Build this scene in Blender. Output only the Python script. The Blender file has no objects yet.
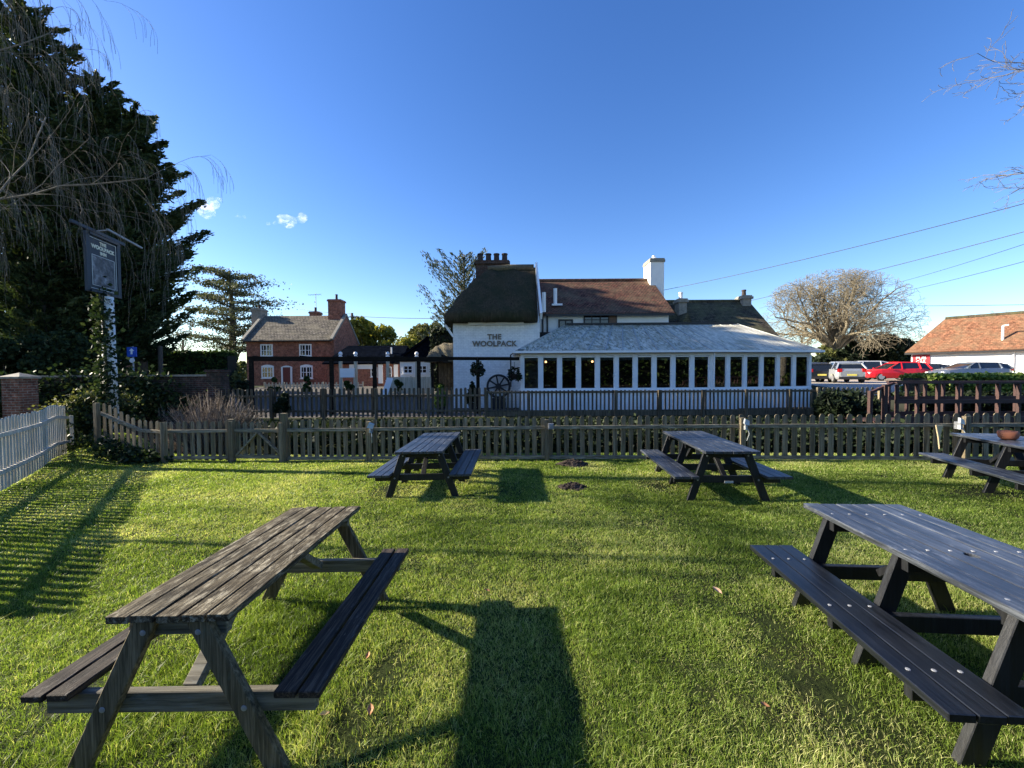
import bpy, math, random
import numpy as np
from mathutils import Vector, Matrix
random.seed(7); RNG = np.random.default_rng(7)
S = bpy.context.scene; COL = S.collection
R = math.radians
# ------------------------------------------------------------------ camera
F_PX, PIT, ROLL, CAM_H = 399.9, -0.0291, -0.0061, 1.8185
cF = Vector((0, math.cos(PIT), math.sin(PIT))); cU0 = Vector((0, -math.sin(PIT), math.cos(PIT))); cR0 = Vector((1, 0, 0))
cR = cR0*math.cos(ROLL)+cU0*math.sin(ROLL); cU = cU0*math.cos(ROLL)-cR0*math.sin(ROLL)
cam = bpy.data.objects.new('camera', bpy.data.cameras.new('camera')); COL.objects.link(cam)
cam.data.sensor_width = 36; cam.data.lens = 36*F_PX/1024; cam.data.clip_start = .05; cam.data.clip_end = 6000
m = Matrix.Identity(4)
for i in range(3):
    m[i][0] = cR[i]; m[i][1] = cU[i]; m[i][2] = -cF[i]
m[2][3] = CAM_H
cam.matrix_world = m; S.camera = cam
# ------------------------------------------------------------------ sky and sun
SUN_DIR = Vector((-1.6, .23, .70)).normalized()
w = bpy.data.worlds.new('World'); S.world = w; w.use_nodes = True
wt = w.node_tree; bg = wt.nodes['Background']; sky = wt.nodes.new('ShaderNodeTexSky')
sky.sky_type = 'NISHITA'; sky.sun_disc = False
sky.sun_elevation = math.asin(SUN_DIR.z); sky.sun_rotation = math.atan2(SUN_DIR.x, SUN_DIR.y)
sky.air_density = 1.0; sky.dust_density = .3; sky.ozone_density = 2.6; sky.altitude = 50
hs = wt.nodes.new('ShaderNodeHueSaturation'); hs.inputs['Saturation'].default_value = 1.26; hs.inputs['Hue'].default_value = .514; wt.links.new(sky.outputs[0], hs.inputs['Color'])
wt.links.new(hs.outputs[0], bg.inputs[0]); bg.inputs[1].default_value = .082
sun = bpy.data.objects.new('sun', bpy.data.lights.new('sun', 'SUN')); COL.objects.link(sun)
sun.data.energy = 5.0; sun.data.angle = R(.5); sun.data.color = (1, .90, .72)
sun.rotation_euler = SUN_DIR.to_track_quat('Z', 'Y').to_euler(); sun.location = (-30, 5, 30)
S.view_settings.view_transform = 'Standard'; S.view_settings.look = 'None'
S.view_settings.exposure = 1.66; S.view_settings.gamma = 1; S.cycles.volume_bounces = 3
# ------------------------------------------------------------------ helpers
def at(px, py, d):
    return Vector((0, 0, CAM_H)) + d*(cF + cR*((px-512)/F_PX) - cU*((py-384)/F_PX))
def sm(a, b, x):
    t = np.clip((np.asarray(x, float)-a)/(b-a), 0, 1); return t*t*(3-2*t)
FX = [-40, -16, -11.7, -9.95, -8.1, -5.3, .76, 4.76, 11, 40]; FY = [13.2, 12.4, 11.2, 9.65, 9.36, 9.17, 8.72, 8.32, 7.45, 5.2]
def yf(x): return np.interp(x, FX, FY)
def G(x, y):
    x = np.asarray(x, float); y = np.asarray(y, float)
    f = yf(x); t = y-f
    lawn = -.0134*np.clip(np.minimum(y, f), -8, 12)+.014*np.clip(x, -14, 12)
    far = .16 + .79*sm(0, .9, x-(11.4+(np.clip(y, 14, 40)-14)*.55))*sm(12.5, 15.0, y) + .5*sm(20, 37, y)*(1-sm(2, 12, x)) + .79*sm(30, 40, y)*sm(4, 12, x)*(1-sm(0, .9, x-(11.4+(np.clip(y, 14, 40)-14)*.55)))
    far = np.minimum(far, .97)
    z = lawn+(far-lawn)*sm(1.6, 5.2, t)
    z = z-.95*np.exp(-((t-2.5)/.85)**2)*sm(-15, -11.5, x)
    z = z+.6*np.exp(-((x+10.0)/.85)**2-((y-10.1)/.75)**2)
    return z
def Gf(x, y): return float(G(x, y))

class MB:
    def __init__(s): s.v = []; s.f = []; s.t = []; s.mi = []; s.cur = 0
    def poly(s, pts, faces, tint=None, mi=0):
        n = len(s.v); s.v += [tuple(p) for p in pts]
        t = random.random() if tint is None else tint
        for f in faces: s.f.append(tuple(i+n for i in f)); s.t.append(t); s.mi.append(mi)
        return s
    def box(s, x0, x1, y0, y1, z0, z1, tint=None, mi=0):
        return s.poly([(x0,y0,z0),(x1,y0,z0),(x1,y1,z0),(x0,y1,z0),(x0,y0,z1),(x1,y0,z1),(x1,y1,z1),(x0,y1,z1)],
            [(0,3,2,1),(4,5,6,7),(0,1,5,4),(1,2,6,5),(2,3,7,6),(3,0,4,7)], tint, mi)
    def beam(s, a, b, w_, h, up=(0,0,1), tint=None, mi=0):
        a = Vector(a); b = Vector(b); d = (b-a).normalized(); up = Vector(up)
        if abs(d.dot(up)) > .99: up = Vector((0, 1, 0))
        sx = d.cross(up).normalized(); uz = sx.cross(d).normalized()
        c = []
        for p in (a, b):
            for i, j in ((-1,-1),(1,-1),(1,1),(-1,1)): c.append(p+sx*(i*w_/2)+uz*(j*h/2))
        return s.poly(c, [(0,3,2,1)[::-1],(4,5,6,7)[::-1],(0,1,5,4)[::-1],(1,2,6,5)[::-1],(2,3,7,6)[::-1],(3,0,4,7)[::-1]], tint, mi)
    def prism(s, pts, vec, tint=None, mi=0):
        n = len(pts); vec = Vector(vec); P = [Vector(p) for p in pts]
        nn = Vector((0,0,0))
        for i in range(n): nn += P[i].cross(P[(i+1) % n])
        if nn.dot(vec) > 0: P = P[::-1]
        Q = [p+vec for p in P]
        fs = [tuple(range(n)), tuple(range(2*n-1, n-1, -1))]
        fs += [(i, i+n, (i+1) % n+n, (i+1) % n) for i in range(n)]
        return s.poly(P+Q, fs, tint, mi)
    def tube(s, pts, rad, n=8, tint=None, mi=0, cap=True):
        pts = [Vector(p) for p in pts]
        if not hasattr(rad, '__len__'): rad = [rad]*len(pts)
        ring = []; u = None
        for i, p in enumerate(pts):
            d = (pts[min(i+1, len(pts)-1)]-pts[max(i-1, 0)]).normalized()
            if u is None: u = d.orthogonal().normalized()
            u = (u-d*u.dot(d)).normalized(); v = d.cross(u)
            ring += [p+(u*math.cos(2*math.pi*k/n)+v*math.sin(2*math.pi*k/n))*rad[i] for k in range(n)]
        fs = []
        for i in range(len(pts)-1):
            for k in range(n): fs.append((i*n+k, i*n+(k+1) % n, (i+1)*n+(k+1) % n, (i+1)*n+k))
        if cap: fs += [tuple(range(n))[::-1], tuple(range((len(pts)-1)*n, len(pts)*n))]
        return s.poly(ring, fs, tint, mi)
    def lathe(s, prof, c=(0,0,0), n=20, axis='z', tint=None, mi=0, cap=True):
        c = Vector(c); ring = []
        for r, z in prof:
            for k in range(n):
                a = 2*math.pi*k/n; x, y = r*math.cos(a), r*math.sin(a)
                ring.append(c+(Vector((x, y, z)) if axis == 'z' else Vector((z, x, y)) if axis == 'x' else Vector((y, z, x))))
        fs = [(i*n+k, i*n+(k+1) % n, (i+1)*n+(k+1) % n, (i+1)*n+k) for i in range(len(prof)-1) for k in range(n)]
        if cap: fs += [tuple(range(n))[::-1], tuple(range((len(prof)-1)*n, len(prof)*n))]
        return s.poly(ring, fs, tint, mi)
    def build(s, name, mat, parent=None, world=True, smooth=False, bevel=0, label=None):
        me = bpy.data.meshes.new(name)
        off = Vector(parent['_o']) if (parent is not None and world) else Vector((0,0,0))
        me.from_pydata([(v[0]-off.x, v[1]-off.y, v[2]-off.z) for v in s.v], [], s.f)
        a = me.attributes.new('tint', 'FLOAT', 'FACE'); a.data.foreach_set('value', s.t)
        for mm in (mat if isinstance(mat, (list, tuple)) else [mat]): me.materials.append(mm)
        me.polygons.foreach_set('material_index', s.mi)
        if smooth: me.polygons.foreach_set('use_smooth', [True]*len(s.f))
        o = bpy.data.objects.new(name, me); COL.objects.link(o)
        if parent is not None: o.parent = parent; o['_o'] = tuple(off)
        if bevel:
            b = o.modifiers.new('bevel', 'BEVEL'); b.width = bevel; b.segments = 1; b.limit_method = 'ANGLE'
        if label: o['label'] = label
        return o
def npmesh(name, V, Fc, mat, tint=None, parent=None, smooth=False, mats=None, world=True):
    """V Nx3, Fc MxK (same K), tint per face"""
    V = np.ascontiguousarray(V, np.float32); Fc = np.ascontiguousarray(Fc, np.int32)
    if parent is not None and world: V = V-np.array(parent['_o'], np.float32)
    me = bpy.data.meshes.new(name); k = Fc.shape[1]
    me.vertices.add(len(V)); me.vertices.foreach_set('co', V.ravel())
    me.loops.add(Fc.size); me.loops.foreach_set('vertex_index', Fc.ravel())
    me.polygons.add(len(Fc)); me.polygons.foreach_set('loop_start', np.arange(0, Fc.size, k, dtype=np.int32))
    me.update(calc_edges=True)
    if tint is not None:
        a = me.attributes.new('tint', 'FLOAT', 'FACE'); a.data.foreach_set('value', np.ascontiguousarray(tint, np.float32))
    if smooth: me.polygons.foreach_set('use_smooth', np.ones(len(Fc), bool))
    me.materials.append(mat)
    o = bpy.data.objects.new(name, me); COL.objects.link(o)
    if parent is not None: o.parent = parent; o['_o'] = tuple(parent['_o'])
    return o
def tag(o, label, cat, group=None, kind=None):
    if label: o['label'] = label
    if cat: o['category'] = cat
    if group: o['group'] = group
    if kind: o['kind'] = kind
    return o
def thing(name, label, cat, loc=(0,0,0), rz=0, group=None):
    o = bpy.data.objects.new(name, None); COL.objects.link(o); o.empty_display_size = .2
    o.location = loc; o.rotation_euler = (0, 0, rz); o['_o'] = tuple(loc)
    return tag(o, label, cat, group)
def struct(o): o['kind'] = 'structure'; return o
def copy_tree(o, parent=None):
    c = o.copy(); COL.objects.link(c); c.parent = parent
    for ch in o.children: copy_tree(ch, c)
    return c
# ------------------------------------------------------------------ materials
def lin(c): return tuple((x/12.92 if x <= .04045 else ((x+.055)/1.055)**2.4) for x in c)
class NT:
    def __init__(s, name):
        s.m = bpy.data.materials.new(name); s.m.use_nodes = True; s.t = s.m.node_tree; s.n = s.t.nodes
        s.b = s.n['Principled BSDF']; s.out = s.n['Material Output']
    def a(s, typ, **k):
        n = s.n.new('ShaderNode'+typ)
        for key, v in k.items(): setattr(n, key, v)
        return n
    def l(s, a, b): s.t.links.new(a, b)
    def coord(s, scale=(1,1,1), kind='Object', rot=(0,0,0)):
        tc = s.a('TexCoord'); mp = s.a('Mapping'); mp.inputs['Scale'].default_value = scale; mp.inputs['Rotation'].default_value = rot
        s.l(tc.outputs[kind], mp.inputs[0]); return mp.outputs[0]
    def noise(s, vec, sc=5, det=5, rough=.6, dist=0):
        n = s.a('TexNoise'); n.inputs['Scale'].default_value = sc; n.inputs['Detail'].default_value = det
        n.inputs['Roughness'].default_value = rough; n.inputs['Distortion'].default_value = dist
        s.l(vec, n.inputs['Vector']); return n.outputs[0]
    def ramp(s, fac, stops):
        r = s.a('ValToRGB'); e = r.color_ramp.elements
        while len(e) < len(stops): e.new(.5)
        for i, (p, c) in enumerate(stops): e[i].position = p; e[i].color = (*c, 1) if hasattr(c, '__len__') else (c, c, c, 1)
        s.l(fac, r.inputs[0]); return r.outputs[0]
    def mix(s, fac, a, b, mode='MIX'):
        n = s.a('Mix', data_type='RGBA', blend_type=mode); n.clamp_factor = True
        for val, idx in ((fac, 0), (a, 6), (b, 7)):
            if hasattr(val, 'is_linked'): s.l(val, n.inputs[idx])
            elif idx == 0: n.inputs[0].default_value = val
            else: n.inputs[idx].default_value = (*val, 1) if hasattr(val, '__len__') else (val, val, val, 1)
        return n.outputs[2]
    def math(s, op, a, b=0):
        n = s.a('Math', operation=op)
        for i, v in enumerate((a, b)):
            if hasattr(v, 'is_linked'): s.l(v, n.inputs[i])
            else: n.inputs[i].default_value = v
        return n.outputs[0]
    def tint(s):
        n = s.a('Attribute', attribute_name='tint'); return n.outputs['Fac']
    def bump(s, h, st=.3, dist=.01):
        b = s.a('Bump'); b.inputs['Strength'].default_value = st; b.inputs['Distance'].default_value = dist
        s.l(h, b.inputs['Height']); s.l(b.outputs[0], s.b.inputs['Normal']); return b
def simple(name, c, rough=.6, metal=0, c2=None, sc=6, bump=0, emit=None, scale=(1,1,1), spec=None, tintv=0):
    t = NT(name); t.b.inputs['Roughness'].default_value = rough; t.b.inputs['Metallic'].default_value = metal
    v = t.coord(scale); n = t.noise(v, sc, 6, .65)
    c2 = c2 or tuple(x*.75 for x in c)
    col = t.ramp(n, [(.3, c2), (.68, c)])
    if tintv: col = t.mix(t.math('MULTIPLY', t.tint(), tintv), col, tuple(x*.45 for x in c), 'MIX')
    t.l(col, t.b.inputs['Base Color'])
    if bump: t.bump(n, bump, .01)
    if spec is not None: t.b.inputs['Specular IOR Level'].default_value = spec
    if emit: t.b.inputs['Emission Color'].default_value = (*c, 1); t.b.inputs['Emission Strength'].default_value = emit
    return t.m
def wood(name, cs, rough=.6, axis=1, bump=.35, tintv=.5, wear=None, wearamt=.62, spec=.5, grain=1):
    """weathered planks, grain along the local axis"""
    t = NT(name); sc = [38*grain]*3; sc[axis] = 1.6*grain; v = t.coord(tuple(sc)); n = t.noise(v, 1.0, 7, .7, .4)
    v2 = t.coord((3, 3, 3)); n2 = t.noise(v2, 1.4, 4, .6)
    col = t.ramp(n, [(.36, cs[0]), (.5, cs[1]), (.64, cs[2])])
    col = t.mix(t.math('MULTIPLY', t.tint(), tintv), col, cs[0])
    if wear:
        sc3 = [14*grain]*3; sc3[axis] = 3*grain; n3 = t.noise(t.coord(tuple(sc3)), 1.0, 8, .75, .3)
        wf = t.ramp(n3, [(wearamt-.06, 0), (wearamt+.05, 1)])
        wf = t.math('MULTIPLY', wf, t.ramp(n2, [(.35, .15), (.65, 1)]))
        col = t.mix(wf, col, wear)
    t.l(col, t.b.inputs['Base Color']); t.b.inputs['Roughness'].default_value = rough
    t.b.inputs['Specular IOR Level'].default_value = spec
    t.bump(n, bump, .006); return t.m
def brick(name, c1, c2, mortar, sx=4.4, sy=13.3, rough=.85, bump=.5, stain=None, msize=.012, mode='xz', tint2=.5, mott=.9):
    """running bond on vertical faces: u = x+y, v = z; mode 'slope' for tiles: u = x, v = slope run"""
    t = NT(name); tc = t.a('TexCoord'); sp = t.a('SeparateXYZ'); t.l(tc.outputs['Object'], sp.inputs[0])
    u = t.math('ADD', sp.outputs[0], sp.outputs[1]) if mode == 'xz' else t.math('SUBTRACT', sp.outputs[0], sp.outputs[1]) if mode == 'diag' else sp.outputs[0 if mode == 'slope' else 1]
    vv = sp.outputs[2]
    cb = t.a('CombineXYZ'); t.l(u, cb.inputs[0]); t.l(vv, cb.inputs[1])
    b = t.a('TexBrick'); b.inputs['Scale'].default_value = 1; b.inputs['Brick Width'].default_value = 1/sx; b.inputs['Row Height'].default_value = 1/sy
    b.inputs['Mortar Size'].default_value = msize; b.inputs['Mortar Smooth'].default_value = .3; b.inputs['Bias'].default_value = 0
    b.inputs['Color1'].default_value = (*c1, 1); b.inputs['Color2'].default_value = (*c2, 1); b.inputs['Mortar'].default_value = (*mortar, 1)
    t.l(cb.outputs[0], b.inputs['Vector'])
    n = t.noise(tc.outputs['Object'], 1.1, 6, .7); n2 = t.noise(tc.outputs['Object'], 4.5, 6, .8)
    col = t.mix(mott, b.outputs['Color'], t.ramp(n2, [(.32, .25), (.5, .9), (.68, 1.9)]), 'MULTIPLY')
    if stain: col = t.mix(t.ramp(n, [(.42, 0), (.68, tint2)]), col, stain)
    t.l(col, t.b.inputs['Base Color']); t.b.inputs['Roughness'].default_value = rough
    t.b.inputs['Specular IOR Level'].default_value = .12; h = t.mix(.5, b.outputs['Color'], n2); t.bump(h, bump, .02); return t.m
def leafmat(name, c1, c2, c3=None, trans=.35, rough=.6, spec=.15):
    t = NT(name); c3 = c3 or c2
    col = t.ramp(t.tint(), [(0, c1), (.6, c2), (1, c3)])
    t.l(col, t.b.inputs['Base Color']); t.b.inputs['Roughness'].default_value = rough; t.b.inputs['Specular IOR Level'].default_value = spec
    tr = t.a('BsdfTranslucent'); t.l(t.mix(1.0, col, (1.0, 1.0, .55), 'MULTIPLY'), tr.inputs[0])
    mx = t.a('MixShader'); mx.inputs[0].default_value = trans
    t.l(t.b.outputs[0], mx.inputs[1]); t.l(tr.outputs[0], mx.inputs[2]); t.l(mx.outputs[0], t.out.inputs[0]); return t.m
def glassmat(name, tr=(.55,.58,.58), ior=1.5, rough=.02):
    t = NT(name); t.n.remove(t.b); g = t.a('BsdfGlossy'); g.inputs['Roughness'].default_value = rough
    x = t.a('BsdfTransparent'); x.inputs[0].default_value = (*tr, 1)
    fr = t.a('Fresnel'); fr.inputs[0].default_value = ior
    f = t.math('ADD', fr.outputs[0], .12)
    mx = t.a('MixShader'); t.l(f, mx.inputs[0]); t.l(x.outputs[0], mx.inputs[1]); t.l(g.outputs[0], mx.inputs[2]); t.l(mx.outputs[0], t.out.inputs[0])
    return t.m
M = {}
M['black_plank'] = wood('black_plank', [(.004,.005,.007), (.009,.011,.015), (.019,.022,.029)], rough=.36, bump=.3, tintv=.4, wear=(.04,.045,.055), wearamt=.66, spec=.5)
M['sheen_plank'] = wood('black_plank_sky_sheen', [(.012,.014,.018), (.040,.045,.055), (.10,.11,.13)], rough=.38, bump=.3, tintv=.35, wear=(.17,.185,.21), wearamt=.6, spec=.7)  # base and wear tones lightened to blue-grey: the sky's reflection put into the colour
M['black_side'] = wood('black_side', [(.004,.004,.005), (.008,.009,.011), (.016,.018,.022)], rough=.5, axis=2, bump=.4, tintv=.3)
M['brown_plank'] = wood('brown_plank', [(.010,.008,.004), (.065,.050,.029), (.19,.155,.095)], rough=.85, bump=1.0, tintv=.4, wear=(.36,.32,.23), wearamt=.55, spec=.2, grain=2.4)
M['brown_seat'] = wood('brown_seat', [(.008,.006,.005), (.03,.021,.015), (.10,.075,.055)], rough=.75, spec=.25, grain=2.2, bump=.8, tintv=.4, wear=(.26,.24,.21), wearamt=.64)
M['brown_side'] = wood('brown_side', [(.04,.032,.018), (.13,.105,.06), (.26,.21,.13)], grain=1.8, spec=.2, rough=.85, axis=2, bump=.6, tintv=.3, wear=(.10,.11,.08), wearamt=.62)
M['brown_beam'] = wood('brown_beam', [(.045,.038,.025), (.13,.115,.08), (.26,.235,.175)], rough=.75, axis=0, bump=.6, tintv=.2, wear=(.16,.17,.16), wearamt=.6)
M['steel'] = simple('galvanised_bolt', (.32,.33,.35), .5, .3)
M['fence'] = wood('weathered_picket', [(.085,.066,.04), (.24,.195,.125), (.42,.35,.235)], rough=.9, spec=.2, axis=2, bump=.5, tintv=.6, wear=(.15,.16,.08), wearamt=.6)
M['fence_rail'] = wood('weathered_rail', [(.10,.085,.058), (.27,.23,.16), (.46,.40,.29)], rough=.9, spec=.2, axis=0, bump=.4, tintv=.4, wear=(.16,.17,.09), wearamt=.6)
M['dark_fence'] = wood('dark_picket', [(.05,.038,.024), (.14,.11,.07), (.25,.20,.135)], spec=.15, rough=.9, axis=2, bump=.4, tintv=.6)
M['white_fence'] = wood('white_picket', [(.30,.27,.20), (.62,.57,.47), (.78,.73,.62)], rough=.7, axis=2, bump=.3, tintv=.3, wear=(.18,.24,.15), wearamt=.6)
M['redwood'] = wood('red_brown_rail', [(.016,.007,.006), (.045,.016,.013), (.085,.035,.028)], rough=.7, axis=0, bump=.4, tintv=.4)
M['pergola'] = wood('dark_pergola_timber', [(.006,.005,.004), (.016,.013,.01), (.035,.03,.022)], spec=.1, rough=.9, axis=0, tintv=.4)
M['cream_post'] = simple('cream_post', (.55,.50,.38), .7, c2=(.4,.36,.27))
M['whitewash'] = simple('whitewashed_wall', (.88,.86,.82), .8, c2=(.77,.76,.73), sc=2.2, bump=.3)
M['white'] = simple('white_paint', (.88,.87,.85), .45, c2=(.80,.79,.77), sc=3)
M['whitebrick'] = brick('whitewashed_brick', (.88,.86,.83), (.82,.81,.78), (.72,.71,.69), bump=.8, stain=(.55,.57,.58), tint2=.25, mott=.18)
M['red_brick'] = brick('red_brick', (.40,.12,.06), (.27,.085,.05), (.28,.2,.16), bump=.4, stain=(.12,.05,.04), tint2=.4)
M['dark_brick'] = brick('old_garden_brick', (.10,.045,.035), (.055,.032,.028), (.10,.09,.08), bump=.6, stain=(.03,.035,.022), tint2=.8)
M['pillar_brick'] = brick('pillar_brick', (.22,.085,.055), (.14,.055,.04), (.22,.19,.16), bump=.6, stain=(.1,.09,.07), tint2=.4)
M['stone'] = simple('stone_coping', (.32,.29,.24), .85, c2=(.16,.15,.12), sc=8, bump=.4)
M['tile'] = brick('old_clay_tiles', (.23,.092,.06), (.13,.062,.045), (.03,.02,.017), 5.8, 12, bump=.9, stain=(.19,.15,.09), msize=.02, mode='slope', tint2=.5)
M['barn_tile'] = brick('barn_clay_tiles', (.29,.13,.072), (.19,.09,.055), (.10,.05,.03), 3.6, 7, bump=1, stain=(.17,.115,.07), msize=.014, mode='diag', tint2=.9)
M['house_tile'] = brick('grey_stone_tiles', (.22,.19,.155), (.13,.115,.095), (.03,.027,.024), 3.4, 5.5, bump=1, stain=(.24,.21,.15), msize=.03, mode='slope', tint2=.7)
M['slate'] = brick('dark_slates', (.006,.009,.016), (.004,.006,.011), (.003,.003,.005), 3.6, 6, bump=.3, mode='slope', stain=(.008,.010,.014))
M['slate'].node_tree.nodes['Principled BSDF'].inputs['Specular IOR Level'].default_value = 0
M['mossy_tile'] = brick('mossy_tiles', (.10,.085,.06), (.06,.05,.038), (.02,.018,.014), 4, 9, bump=.9, stain=(.12,.12,.055), mode='slope', tint2=.7)
def thatchmat(name, a, b, c):
    t = NT(name); v = t.coord((16, 9, 2.2)); n = t.noise(v, 1, 8, .8); n2 = t.noise(t.coord((1,1,1)), 1.3, 5, .65)
    col = t.ramp(n, [(.3, a), (.7, b)]); col = t.mix(t.ramp(n2, [(.4, 0), (.65, .9)]), col, c)
    t.l(col, t.b.inputs['Base Color']); t.b.inputs['Roughness'].default_value = .95; t.b.inputs['Specular IOR Level'].default_value = .1
    t.bump(t.mix(.3, n, n2), 1, .25); return t.m
M['thatch'] = thatchmat('mossy_thatch', (.014,.012,.008), (.15,.12,.075), (.045,.05,.024))
M['thatch2'] = thatchmat('straw_thatch', (.10,.085,.06), (.28,.24,.17), (.2,.18,.11))
M['black'] = simple('black_paint', (.015,.015,.017), .5)
M['darkwood'] = simple('dark_window_frame', (.03,.028,.026), .6)
M['shutter'] = simple('brown_shutter', (.16,.085,.045), .6, c2=(.1,.05,.03))
M['red_door'] = simple('dark_red_door', (.16,.02,.018), .5)
M['bronze'] = simple('grey_brown_letters', (.22,.175,.125), .6, c2=(.15,.12,.09))
M['glass'] = glassmat('window_glass')
M['dark_glass'] = simple('dark_window_pane', (.02,.024,.03), .06, c2=(.012,.014,.018), spec=.8)
M['car_glass'] = simple('car_glass', (.012,.015,.018), .05, spec=.9)
M['tyre'] = simple('tyre_rubber', (.012,.012,.012), .85)
M['rim'] = simple('alloy_rim', (.55,.56,.58), .3, .7)
M['silver_car'] = simple('silver_car_paint', (.42,.44,.46), .25, .55, c2=(.40,.42,.44))
M['grey_car'] = simple('pale_grey_car_paint', (.50,.52,.55), .25, .3, c2=(.48,.50,.53))
M['red_car'] = simple('red_car_paint', (.62,.012,.02), .22, 0, c2=(.60,.012,.02))
M['dark_car'] = simple('dark_car_paint', (.02,.025,.035), .2, .3)
M['blue_car'] = simple('grey_blue_car_paint', (.13,.16,.21), .22, .4, c2=(.12,.15,.2))
M['tail'] = simple('tail_light', (.5,.01,.01), .2)
M['lamp_white'] = simple('headlight', (.8,.8,.8), .1)
M['plate'] = simple('number_plate', (.7,.6,.12), .5)
M['sign_red'] = simple('red_sign', (.55,.02,.03), .5)
M['sign_blue'] = simple('blue_road_sign', (.02,.1,.5), .4)
M['sign_navy'] = simple('navy_sign_board', (.010,.020,.038), .45, c2=(.007,.014,.028))
M['cream_letter'] = simple('cream_letters', (.85,.85,.70), .5)
M['terracotta'] = simple('terracotta', (.36,.13,.065), .8, c2=(.28,.10,.05))
M['soil'] = simple('dug_soil', (.06,.040,.028), .95, c2=(.022,.015,.011), sc=18, bump=1)
M['dead_leaf'] = simple('dead_leaf', (.45,.22,.10), .7, c2=(.34,.15,.06), sc=30)
M['pale_leaf'] = simple('pale_dead_leaf', (.62,.42,.27), .7, c2=(.5,.3,.18), sc=30)
M['plastic_white'] = simple('white_plastic', (.5,.52,.5), .4)
M['cream_wood'] = simple('pale_cream_wood', (.62,.50,.30), .7)
M['chimney_pot'] = simple('chimney_pot', (.045,.032,.028), .85)
M['wire'] = simple('overhead_cable', (.03,.03,.035), .6)
M['pole'] = wood('utility_pole_wood', [(.04,.03,.02), (.10,.075,.055), (.16,.13,.1)], axis=2, rough=.9)
M['bark'] = simple('bark', (.13,.105,.08), .95, c2=(.045,.037,.03), sc=12, bump=1, scale=(1,1,.3))
M['oak_bark'] = simple('sunlit_oak_bark', (.29,.245,.165), .95, c2=(.13,.11,.075), sc=5, bump=.6)
M['birch_bark'] = simple('birch_bark', (.20,.18,.15), .9, c2=(.08,.07,.055), sc=9, bump=.6)
M['conifer'] = leafmat('conifer_leaves', (.014,.026,.012), (.036,.058,.024), (.085,.105,.04), .25, .7)
M['spruce'] = leafmat('blue_green_needles', (.03,.045,.03), (.07,.09,.06), (.12,.13,.08), .2)
M['cedar'] = leafmat('cedar_needles', (.05,.065,.04), (.10,.115,.07), (.18,.18,.11), .25)
M['ivy'] = leafmat('ivy_leaves', (.009,.018,.007), (.028,.05,.018), (.07,.09,.035), .25, .55)
M['laurel'] = leafmat('laurel_leaves', (.05,.10,.02), (.16,.25,.05), (.38,.44,.12), .4, .45)
M['hedge'] = leafmat('hedge_leaves', (.015,.03,.01), (.04,.075,.02), (.10,.14,.04), .3)
M['yellow_bush'] = leafmat('yellow_green_leaves', (.08,.10,.02), (.22,.22,.045), (.40,.36,.09), .4)
M['olive_bush'] = leafmat('olive_leaves', (.05,.06,.02), (.13,.14,.045), (.26,.25,.10), .3)
M['dark_bush'] = leafmat('dark_bush_leaves', (.007,.012,.007), (.02,.032,.014), (.045,.06,.025), .2)
M['grass'] = leafmat('grass_blades', (.06,.11,.012), (.275,.385,.062), (.64,.63,.27), .5, .45, .3)
M['dry_twig'] = leafmat('dry_stems', (.08,.06,.045), (.22,.175,.135), (.42,.35,.28), .1, .8)
# ground
t = NT('ground_soil_and_grass'); v = t.coord((1,1,1)); n = t.noise(v, .35, 6, .65); n2 = t.noise(v, 14, 5, .7); n3 = t.noise(v, 2.2, 4, .6)
c = t.mix(t.ramp(n2, [(.3, 0), (.7, 1)]), (.010,.016,.005), (.034,.046,.012)); c = t.mix(t.ramp(n3, [(.5, 0), (.72, .7)]), c, (.028,.022,.012))
t.l(c, t.b.inputs['Base Color']); t.b.inputs['Roughness'].default_value = .95; t.b.inputs['Specular IOR Level'].default_value = .1; t.bump(n2, .8, .03); M['ground'] = t.m
t = NT('gravel_yard'); v = t.coord((1,1,1)); n = t.noise(v, .5, 5, .6); n2 = t.noise(v, 30, 4, .7)
c = t.mix(t.ramp(n2, [(.3, 0), (.7, 1)]), (.30,.25,.20), (.50,.43,.35)); c = t.mix(t.ramp(n, [(.45, 0), (.7, .6)]), c, (.17,.15,.12))
t.l(c, t.b.inputs['Base Color']); t.b.inputs['Roughness'].default_value = .9; t.bump(n2, .5, .02); M['gravel'] = t.m
M['yard'] = simple('dark_gravel_yard', (.07,.055,.045), .9, c2=(.03,.028,.022), sc=20, bump=.4)
t = NT('stream_water'); t.b.inputs['Base Color'].default_value = (.012,.016,.010,1); t.b.inputs['Roughness'].default_value = .06
t.bump(t.noise(t.coord((1,1,1)), 5, 3, .5), .2, .03); M['water'] = t.m
t = NT('aged_white_roof_sheet'); v = t.coord((1,1,1)); n = t.noise(v, .55, 7, .72, .6); n2 = t.noise(t.coord((4, 1.1, 1.1)), 2.2, 7, .8, .2); n4 = t.noise(t.coord((5, .8, .8)), 1.6, 6, .7, .1)
c = t.mix(t.ramp(n4, [(.38, 0), (.55, 1)]), (.50,.47,.37), (.70,.65,.53))
sx = t.a('SeparateXYZ'); t.l(t.coord((1,1,1)), sx.inputs[0]); mm_ = t.ramp(t.math('DIVIDE', sx.outputs[0], 13.0), [(.0, 1), (.35, .12)])
c = t.mix(t.math('MULTIPLY', t.ramp(n2, [(.47, 0), (.58, .9)]), mm_), c, (.11,.115,.07)); c = t.mix(t.ramp(n, [(.46, 0), (.6, .7)]), c, (.33,.30,.21))
t.l(c, t.b.inputs['Base Color']); t.b.inputs['Roughness'].default_value = .8; t.b.inputs['Specular IOR Level'].default_value = .2; t.bump(n2, .05, .01); M['cons_roof'] = t.m

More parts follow.
